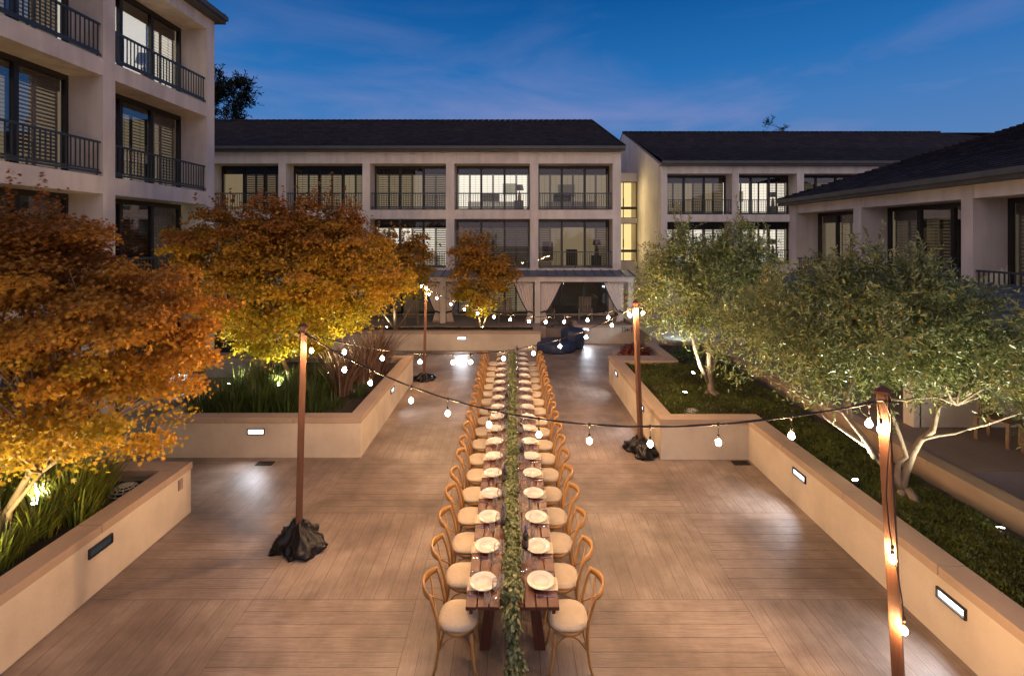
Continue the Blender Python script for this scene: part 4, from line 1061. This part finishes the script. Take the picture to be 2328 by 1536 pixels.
for (x, y), q in zip(gp, pos):
    blade_clump('grass_clump', 'green arching grass clump in the left middle planter, '+q, 'grass', (x,y,.68), 260 if x < -4.5 else 90, .86 if x < -4.5 else .42, .015, 1.15 if x < -4.5 else .7, g0, g1, 1.2, GG)
f0, f1 = (.09,.05,.045), (.30,.20,.15)
pos = ['nearest, behind the post','in the middle','farthest right','at the far corner']
for (x, y, n), q in zip([(-4.35,12.1,130),(-4.1,13.0,130),(-3.95,13.9,140),(-4.25,14.7,120)], pos):
    blade_clump('flax_plant', 'bronze sword-leaved flax along the left middle planter, '+q, 'plant', (x,y,.68), n, 1.35, .038, .8, f0, f1, .55, 'bronze flax plants', lean=(.12,-.05))
n0, n1 = (.10,.13,.025), (.34,.36,.06)
for (x, y, l), q in zip([(-6.45,6.95,.85),(-6.35,6.35,.66),(-6.9,7.0,.9),(-6.45,7.3,.7),(-6.15,6.75,.6),(-7.3,6.5,.8),(-7.5,7.2,.85),(-6.3,5.8,.5)], ['second from the coping','low one at the maple trunks','behind at the left','beside the drain dome','against the coping','behind the maple trunks','far left corner','nearest the camera']):
    blade_clump('grass_clump', 'lit yellow-green strap grass in the near left planter, '+q, 'grass', (x,y,.66), 210, l, .021, .7, n0, n1, .9, 'strap grasses in the near left planter', lean=(.15,.1))
for (x, y), q in zip([(-9.6,16.8),(-8.8,16.6),(-10.6,16.8),(-11.8,16.9)], ['rightmost but one','at its right end','in the middle','on the left']):
    blade_clump('grass_clump', 'dark grass clump in the pale planter behind the maples, '+q, 'grass', (x,y,.66), 110, .9, .02, .6, (.02,.035,.012), (.05,.07,.02), .9, 'dark grasses in the pale planter')
def leafy(name, label, cat, base, r, n, size, c0, c1, m='blade', shape=rh4, kind=None, group=None):
    d = rdir(n); d[:,2] = abs(d[:,2]); q = rng.random(n)**.4; P = d*q[:,None]*np.array(r)
    for i in range(0): pass
    Nn = unit(d+rdir(n)*.7+np.array([0,0,.4])); T = unit(np.cross(Nn, rdir(n)))
    o = leaf_cloud(name, M[m], P, Nn, T, shape, size*rng.uniform(.6,1.3,n), mixa(c0, c1, rng.random(n))); o.location = base
    return tag(o, label, cat, group, kind)
leafy('red_shrub', 'low red-leaved shrub behind the coping left of the far olive', 'shrub', (4.15,16.0,.62), (.62,.55,.52), 1700, .13, (.07,.012,.012), (.24,.05,.03))
MB_ = MB(); seg_wall(MB_, MB_, 3.65,15.4,3.95,17.3,.55); 
tag(MB_.build('planting_kerb', M['coping']), 'low kerb at the left of the red-leaved shrub', 'kerb')
struct('shrub_soil', MB().quad((3.95,15.4,.50),(4.86,15.4,.50),(4.86,17.3,.50),(3.95,17.3,.50)), M['soil'])
for i, (x, y) in enumerate([(5.6,15.6),(5.9,14.9),(6.3,15.5),(6.2,14.3)]):
    leafy('dark_shrub', 'dark green broad-leaved shrub behind the far olive, '+['at the left','nearest the lamp','at the back','on the right'][i], 'shrub', (x,y,.66), (.5,.5,.6), 900, .10, (.02,.045,.015), (.06,.10,.035), group='shrubs behind the far olive')
for i, x in enumerate([-9,-7.6,-6.2,-4.2,-3.2,-2.3,-1.36,-.5,.2]):
    leafy('low_shrub', 'low dull shrub in the back planter, '+['far left','second from left','behind the grass','right of the white maple trunk','below the slatted deck chair','left of the small maple trunk','brightly lit at the small maple trunk','right of the small maple trunk','at the right end'][i], 'shrub', (x,20.35,.66), (.55,.35,.22), 420, .07, (.03,.045,.018), (.10,.12,.05), group='low shrubs in the back planter')
for i, (x, y) in enumerate([(1.55,21.6),(2.1,21.9),(2.6,21.7)]):
    leafy('dark_shrub', 'dull shrub behind the blue cover, '+['left','middle','right'][i], 'shrub', (x,y,.3), (.4,.35,.75), 600, .08, (.03,.03,.02), (.09,.08,.05), group='shrubs behind the blue cover')
leafy('leafy_plant', 'bright green low herb at the foot of the near left maple', 'plant', (-6.65,5.35,.64), (.75,.6,.22), 2200, .07, (.06,.11,.012), (.16,.22,.03))
leafy('leafy_plant', 'bright green low herb beside the added uplight of the near left maple', 'plant', (-6.1,4.95,.64), (.33,.7,.16), 1300, .07, (.05,.10,.012), (.14,.20,.03))

# ground cover: short blades on the right bed
def cover(name, areas, n, z, c0, c1, label):
    A = np.array([(a[2]-a[0])*(a[3]-a[1])*a[4] for a in areas]); A = A/A.sum(); Ps = []
    for a, w_ in zip(areas, A):
        k = int(n*w_); Ps.append(np.stack([rng.uniform(a[0],a[2],k), rng.uniform(a[1],a[3],k), np.zeros(k)], 1))
    P = np.concatenate(Ps); k = len(P)
    hz = np.array([noise.noise(Vector((p[0]*2.3, p[1]*2.3, 0)))*.07+noise.noise(Vector((p[0]*7, p[1]*7, 5)))*.035 for p in P])
    edge = np.clip((6.78-P[:,0])/.35, 0, 1)
    P[:,2] = z+hz-(1-edge)*.14
    tone = np.clip(np.array([noise.noise(Vector((p[0]*1.1, p[1]*1.1, 9))) for p in P])+.5, 0, 1)
    T = unit(rdir(k)*.75+np.array([0,0,.8])); Nn = rdir(k); Nn = unit(Nn-T*(Nn*T).sum(1)[:,None])
    col = mixa(c0, c1, np.clip(tone*.6+rng.random(k)*.5-.05,0,1))
    o = leaf_cloud(name, M['blade'], P, Nn, T, rh4, rng.uniform(.035,.075,k), col); return tag(o, label, 'ground cover', None, 'stuff')
cover('ground_cover', [(5.27,1.5,6.8,8,2.2),(5.27,8,6.8,10.28,1.4),(3.43,10.28,6.8,14.7,.8)], 120000, .74, (.040,.040,.014), (.135,.165,.030), 'mossy green ground cover under the olive trees')

# ------------------------------------------------------------------ posts and string lights
def post(base, top, rz, label, wd=.089, bag=True, bagr=(.42,.40,.34), seed=0):
    b, t_ = Vector(base), Vector(top)
    r = thing('light_post', label, 'post', base, 0, 'string light posts')
    d = (t_-b); R = d.to_track_quat('Z','Y').to_matrix() @ Matrix.Rotation(rz,3,'Z')
    m = MB(); m.rbox(d*.5, (wd,wd,d.length), R); m.build('post_shaft', M['post'], r, bevel=.004)
    c = MB(); c.rbox(d+d.normalized()*.012, (wd*1.3,wd*1.3,.028), R)
    k = len(c.v); tip = d+d.normalized()*.075
    for q in ((-1,-1),(1,-1),(1,1),(-1,1)): c.v.append(tuple(d+d.normalized()*.026+R@Vector((q[0]*wd*.62,q[1]*wd*.62,0))))
    c.v.append(tuple(tip)); c.f += [(k,k+1,k+4),(k+1,k+2,k+4),(k+2,k+3,k+4),(k+3,k,k+4)]
    c.build('post_cap', M['wood_leg'], r)
    h = MB(); h.tube([d*.978+R@Vector((wd*.62*math.cos(a), wd*.62*math.sin(a), .012*math.sin(3*a))) for a in np.linspace(0,4*PI,25)], .006, 5); h.build('cable_wrap', M['cable'], r)
    if bag:
        g = thing('sandbag_cover', 'bunched black cloth over the foot of the '+label.split(' post')[0].split('the ')[-1].replace('leaning ','')+' post', 'cloth bag', base, 0, 'black cloths over the post feet')
        g['label'] = 'bunched black cloth around the foot of the ' + label
        m = MB(); sg = 96; prof = [(1.0,.0),(1.06,.06),(1.04,.16),(.98,.26),(.90,.36),(.78,.48),(.62,.60),(.44,.74),(.30,.88),(.24,1.0),(.20,1.02),(.14,.94)]
        def wob(th, i):
            f = i/8; s0 = seed*1.7
            v = 1+.16*math.sin(th*2+s0*2)+.13*math.sin(3*th+1.3+s0)+.08*math.sin(5*th+s0)
            fold = (.085*math.sin(8*th+2*f*4+s0)+.055*math.sin(13*th-5*f+s0)+.025*math.sin(27*th+s0+f*9))
            return v+fold*(1-.4*f)
        m2 = MB(); m2.lathe([(a*bagr[0], z*bagr[2]) for a, z in prof], (0,0,.003), sg, wob)
        nb = []
        for (x, y, z) in m2.v:
            q = (1-abs(noise.noise(Vector((x*6+seed, y*6, z*6))))*2.6)*.045-.03+(1-abs(noise.noise(Vector((x*14+seed, y*14, z*14))))*2)*.012
            rr = math.hypot(x, y)+1e-6; nb.append((x+x/rr*q, (y+y/rr*q)*bagr[1]/bagr[0], max(.002, z+q*.55*(z>.02))))
        m2.v = nb; f_=1; m2.build('cloth', M['bag'], g, True)
    return r
PA, PB, PC, PD = ((-3.245,7.2,0),(-3.165,7.2,3.30)), ((-2.90,15.6,0),(-2.84,15.6,3.05)), ((2.80,10.35,0),(2.68,10.35,3.22)), ((3.66,4.47,0),(3.485,4.47,3.20))
post(*PA, .5, 'left near post between the two left planters', bagr=(.37,.34,.37), seed=1)
post(*PB, .2, 'left far post before the back planter', bagr=(.33,.30,.22), seed=2)
post(*PC, .35, 'right far post at the inner planter corner', bagr=(.33,.34,.34), seed=3)
post(*PD, .75, 'right near post, tall in the foreground', bag=False)
def bulb_mesh():
    return MB().lathe([(0,-.052),(.016,-.048),(.026,-.036),(.030,-.022),(.027,-.006),(.018,.008),(.011,.018),(.0,.019)], (0,0,0), 10).mesh('bulb', M['bulb'], True)
def sock_mesh():
    return MB().lathe([(.0,.016),(.0150,.016),(.0150,.055),(.010,.064),(.0,.064)], (0,0,0), 10).mesh('socket', M['cable'], True)
BM, SM = bulb_mesh(), sock_mesh()
def festoon(label, pts, ts, drop, r0):
    """pts: cable polyline function p(t); ts: bulb params"""
    p0 = pts(0); r = thing('string_lights', label, 'string lights', p0, 0, 'festoon strings')
    c = MB(); c.tube([pts(t)-p0 for t in np.linspace(0,1,60)], r0, 6)
    c.tube([pts(t)-p0+Vector((0,0,.010+.004*math.sin(t*90))) for t in np.linspace(0,1,60)], r0*.55, 5)
    for t in ts:
        a = pts(t)-p0; c.tube([a+Vector((0,0,.02)), a-Vector((0,0,.03))], .014, 7)
        if drop > .07: c.tube([a, a-Vector((0,0,drop-.055))], .0035, 5)
    c.build('cable', M['cable'], r, True)
    for t in ts:
        a = pts(t)-p0-Vector((0,0,drop)); b = meshobj('bulb', BM, r, a); meshobj('socket', SM, b)
    return r
def cat(a, b, sag):
    a, b = Vector(a), Vector(b)
    return lambda t: a.lerp(b, t)-Vector((0,0,sag*4*t*(1-t)))
def tfor(pf, pxx):
    best = min(np.linspace(0,1,2000), key=lambda t: abs(CX+F*pf(t).x/pf(t).y-pxx)); return float(best)
Ap, Bp, Cp, Dp = Vector((-3.13,7.16,3.21)), Vector((-2.80,15.55,2.98)), Vector((2.63,10.35,3.14)), Vector((3.42,4.49,3.10))
fAD = cat(Ap, Dp, .69); fAC = cat(Ap, Cp, .62); fBC = cat(Bp, Cp, .50)
festoon('string lights hanging across the foreground, from the left near post to the right near post', fAD, [tfor(fAD,x) for x in (708,783,842,935,1018,1112,1225,1340,1478,1633,1799,1975)], .17, .008)
festoon('string lights crossing from the left near post to the right far post', fAC, [tfor(fAC,x) for x in (783,869,955,1030,1070,1145,1213,1273,1332,1391,1432)], .12, .007)
festoon('string lights along the back from the left far post to the right far post', fBC, [tfor(fBC,x) for x in (976,993,1025,1056,1086,1123,1160,1203,1241,1283,1336,1383,1430)], .11, .007)
fBt = lambda t: Vector((-2.84-.35*t*.6, 15.5-.3*t, 3.12-.0*t)) 
festoon('short end of string lights looped on the head of the left far post', lambda t: Vector((-2.98+.16*t, 15.52, 3.16-.10*t)), [.1,.9], .06, .006)
festoon('short end of string lights looped on the head of the right far post', lambda t: Vector((2.62+.20*t, 10.24, 3.17-.03*t)), [.15,.95], .09, .006)
dl = [Vector(q) for q in ((3.45,4.40,3.14),(3.50,4.39,3.0),(3.46,4.38,2.6),(3.44,4.375,2.3),(3.465,4.37,2.0),(3.487,4.36,1.82),(3.53,4.36,1.6),(3.575,4.36,1.35),(3.595,4.36,1.15))]
def fD(t):
    f = t*(len(dl)-1); i = min(int(f), len(dl)-2); return dl[i].lerp(dl[i+1], f-i)
festoon('string lights running down the side of the right near post', fD, [.625,.99], .09, .006)
festoon('short end of string lights at the head of the right near post', lambda t: Vector((3.40+.03*t,4.42,3.10-.16*t)), [.9], .06, .006)

# ------------------------------------------------------------------ uplights
def uplight(loc, tgt, e, label, col=(1.0,.90,.58), size=75, lens=True):
    r = thing('uplight', label, 'light', loc, 0, 'garden uplights')
    d = (Vector(tgt)-Vector(loc)).normalized(); R = d.to_track_quat('Z','Y').to_matrix()
    m = MB(); m.tube([(0,0,-.06),d*.05,d*.10], [.03,.045,.05], 12); m.build('housing', M['frame'], r, True)
    if lens:
        q = MB(); q.tube([d*.101, d*.106], .04, 12); q.build('lens', M['upl'], r)
    light('SPOT','uplight_lamp', tuple(d*.14), e, col, tuple(d*3), r, spot_size=math.radians(size), spot_blend=.9, shadow_soft_size=.05)
UY = (1.0,.83,.42); UW = (1.0,.96,.72)
uplight((-5.98,4.75,.86),(-5.8,7.2,3.6),300,'added unseen uplight in front of the near left maple',UY,120)  # extra lamp added out of view to brighten the near side of the crown
uplight((-6.78,6.72,.80),(-6.4,6.9,3.6),150,'hidden uplight in the strap grass beyond the near left maple',UY,115)
uplight((-5.60,11.35,1.02),(-5.9,12.5,3.2),300,'uplight in the grass right of the broad yellow maple trunk',UY,125)
uplight((-6.9,11.5,1.02),(-6.7,12.6,3.2),230,'added uplight in the grass at the left under the broad yellow maple',UY,125)  # second lamp added here to brighten the lower crown
uplight((-4.85,12.5,1.0),(-4.8,13.5,3.4),330,'uplight beside the flax under the second yellow maple',UY,120)
uplight((-5.3,19.98,.80),(-5.1,20.3,3.0),70,'uplight at the white maple trunk in the back planter',UW,110)
uplight((-1.25,19.98,.80),(-1.35,20.3,2.4),120,'uplight at the small centre maple in the back planter',UY,110)
uplight((4.22,11.62,.78),(4.4,12.0,3.0),420,'bright uplight in the grass left of the far olive trunk',UW,115)
uplight((5.05,13.35,.78),(5.4,12.6,3.2),90,'small white uplight behind the far olive trunk',UW,110)
uplight((5.42,7.45,.76),(4.7,8.0,3.2),420,'bright white uplight left of the near olive trunk',UW,110)
uplight((6.4,6.2,.76),(7.0,7.6,3.2),420,'uplight hidden right of the near olive trunk',UW,120)

# ------------------------------------------------------------------ patio furniture and blue cover
def deck_chair(loc, rz, label):
    r = thing('deck_chair', label, 'chair', loc, rz, 'slatted patio chairs')
    b = MB(); R = Matrix.Rotation(math.radians(-15),3,'X')
    for i in range(8): b.rbox((-.28+i*.08,.30,.72), (.05,.02,.78), R)
    b.build('backrest', M['trunk'], r)
    s = MB()
    for i in range(7): s.box(-.31,-.30+i*.085,.36,.31,-.24+i*.085,.38)
    s.build('seat', M['trunk'], r)
    for x in (-.33,.29):
        for y in (-.3,.26): MB().box(x,y,0,x+.05,y+.05,.56).build('leg', M['trunk'], r)
        MB().box(x-.01,-.34,.562,x+.06,.32,.59).build('armrest', M['trunk'], r)
deck_chair((-4.75,22.35,.602),.1,'grey slatted deck chair on the back patio left of the far post')
deck_chair((-.35,22.9,.602),0,'slatted deck chair on the back patio right of the small centre maple')
deck_chair((1.7,23.5,.602),.1,'pale deck chair in the wide dark patio opening, left one')
deck_chair((3.6,23.5,.602),-.1,'pale deck chair in the wide dark patio opening, right one')
def side_chair(loc, rz, label):
    r = thing('patio_chair', label, 'chair', loc, rz, 'wooden patio chairs')
    MB().box(-.25,-.25,.42,.25,.25,.46).build('seat', M['trunk2'], r)
    b = MB()
    for i in range(5): b.box(-.2+i*.09,.20,.462,-.16+i*.09,.22,.86)
    b.box(-.25,.19,.86,.25,.23,.93); b.build('backrest', M['trunk2'], r)
    for x in (-.25,.20):
        for y in (-.249,.199): MB().box(x,y,0,x+.05,y+.05,.419).build('leg', M['trunk2'], r)
side_chair((9.15,8.95,.822),.4,'wooden patio chair on the terrace behind the right edge foliage')
side_chair((9.2,8.2,.822),-.6,'wooden patio chair nearer the right edge on the terrace')
g = thing('covered_fire_pit', 'navy vinyl cover over a round fire pit between the back walls', 'cover', (1.95,19.9,0))
m = MB(); sg = 48
m.lathe([(.80,0),(.83,.06),(.81,.3),(.77,.36),(.6,.40),(.0,.42)], (-.15,-.15,.003), sg, lambda th,i: 1+.03*math.sin(13*th)+.02*math.sin(7*th+i)); m.build('low_cover', M['cover'], g, True)
m = MB(); m.lathe([(.42,0),(.45,.1),(.50,.55),(.50,.72),(.42,.79),(.0,.82)], (.62,.25,.004), sg, lambda th,i: 1+.03*math.sin(11*th)+.02*math.sin(5*th+i)); m.build('tall_cover', M['cover'], g, True)

# ------------------------------------------------------------------ garland
def garland():
    r = thing('garland', 'eucalyptus garland runner down the middle of the table, hanging off the near end', 'garland', (0,5.0,ZT))
    path = [Vector((.035,-.12,-.66)),Vector((.03,-.115,-.5)),Vector((.01,-.11,-.30)),Vector((-.005,-.085,-.10)),Vector((-.02,-.02,.03))]
    y = .15
    while y < 11.0: path.append(Vector((.02*math.sin(y*2.1)-.015, y, .035+.008*math.sin(y*5)))); y += .22
    MB().tube(path, .008, 6).build('stem', M['trunk2'], r, True)
    seg = [(path[i+1]-path[i]).length for i in range(len(path)-1)]; cum = np.concatenate([[0], np.cumsum(seg)]); n = 15000
    s = rng.uniform(0, cum[-1], n); idx = np.clip(np.searchsorted(cum, s)-1, 0, len(seg)-1)
    P0 = np.array([tuple(p) for p in path]); f = (s-cum[idx])/np.array(seg)[idx]; C = P0[idx]*(1-f[:,None])+P0[idx+1]*f[:,None]
    hang = s < .8
    lump = np.array([1+.75*noise.noise(Vector((q*3.7,0,0))) for q in s])
    a = rng.uniform(0, 2*PI, n); rr = rng.random(n)**.55*.104*lump; rr[hang] *= .8
    off = np.zeros((n,3)); off[:,0] = np.cos(a)*rr; off[:,2] = np.where(hang, 0, np.abs(np.sin(a))*rr*.62-.005); off[:,1] = np.where(hang, np.sin(a)*rr*.7, rng.normal(size=n)*.03)
    P = C+off; P[~hang,2] = np.maximum(P[~hang,2], .010)
    o_ = unit(off+1e-4); Nn = unit(o_*.6+rdir(n)*.6+np.array([0,0,.35])); T = unit(np.cross(Nn, rdir(n))*.8+np.where(hang[:,None], np.array([0,0,-1.0]), np.array([0,-.5,0])))
    T = unit(T-Nn*(T*Nn).sum(1)[:,None])
    lf = [(0,0),(.22,.25),(.27,.55),(.14,.88),(0,1.0),(-.14,.88),(-.27,.55),(-.22,.25)]
    leaf_cloud('leaves', M['oleaf'], P, Nn, T, lf, rng.uniform(.034,.066,n), mixa((.060,.090,.030),(.29,.32,.15), np.clip(rng.random(n)*.9+(lump-1)*.5,0,1)), r)
garland()
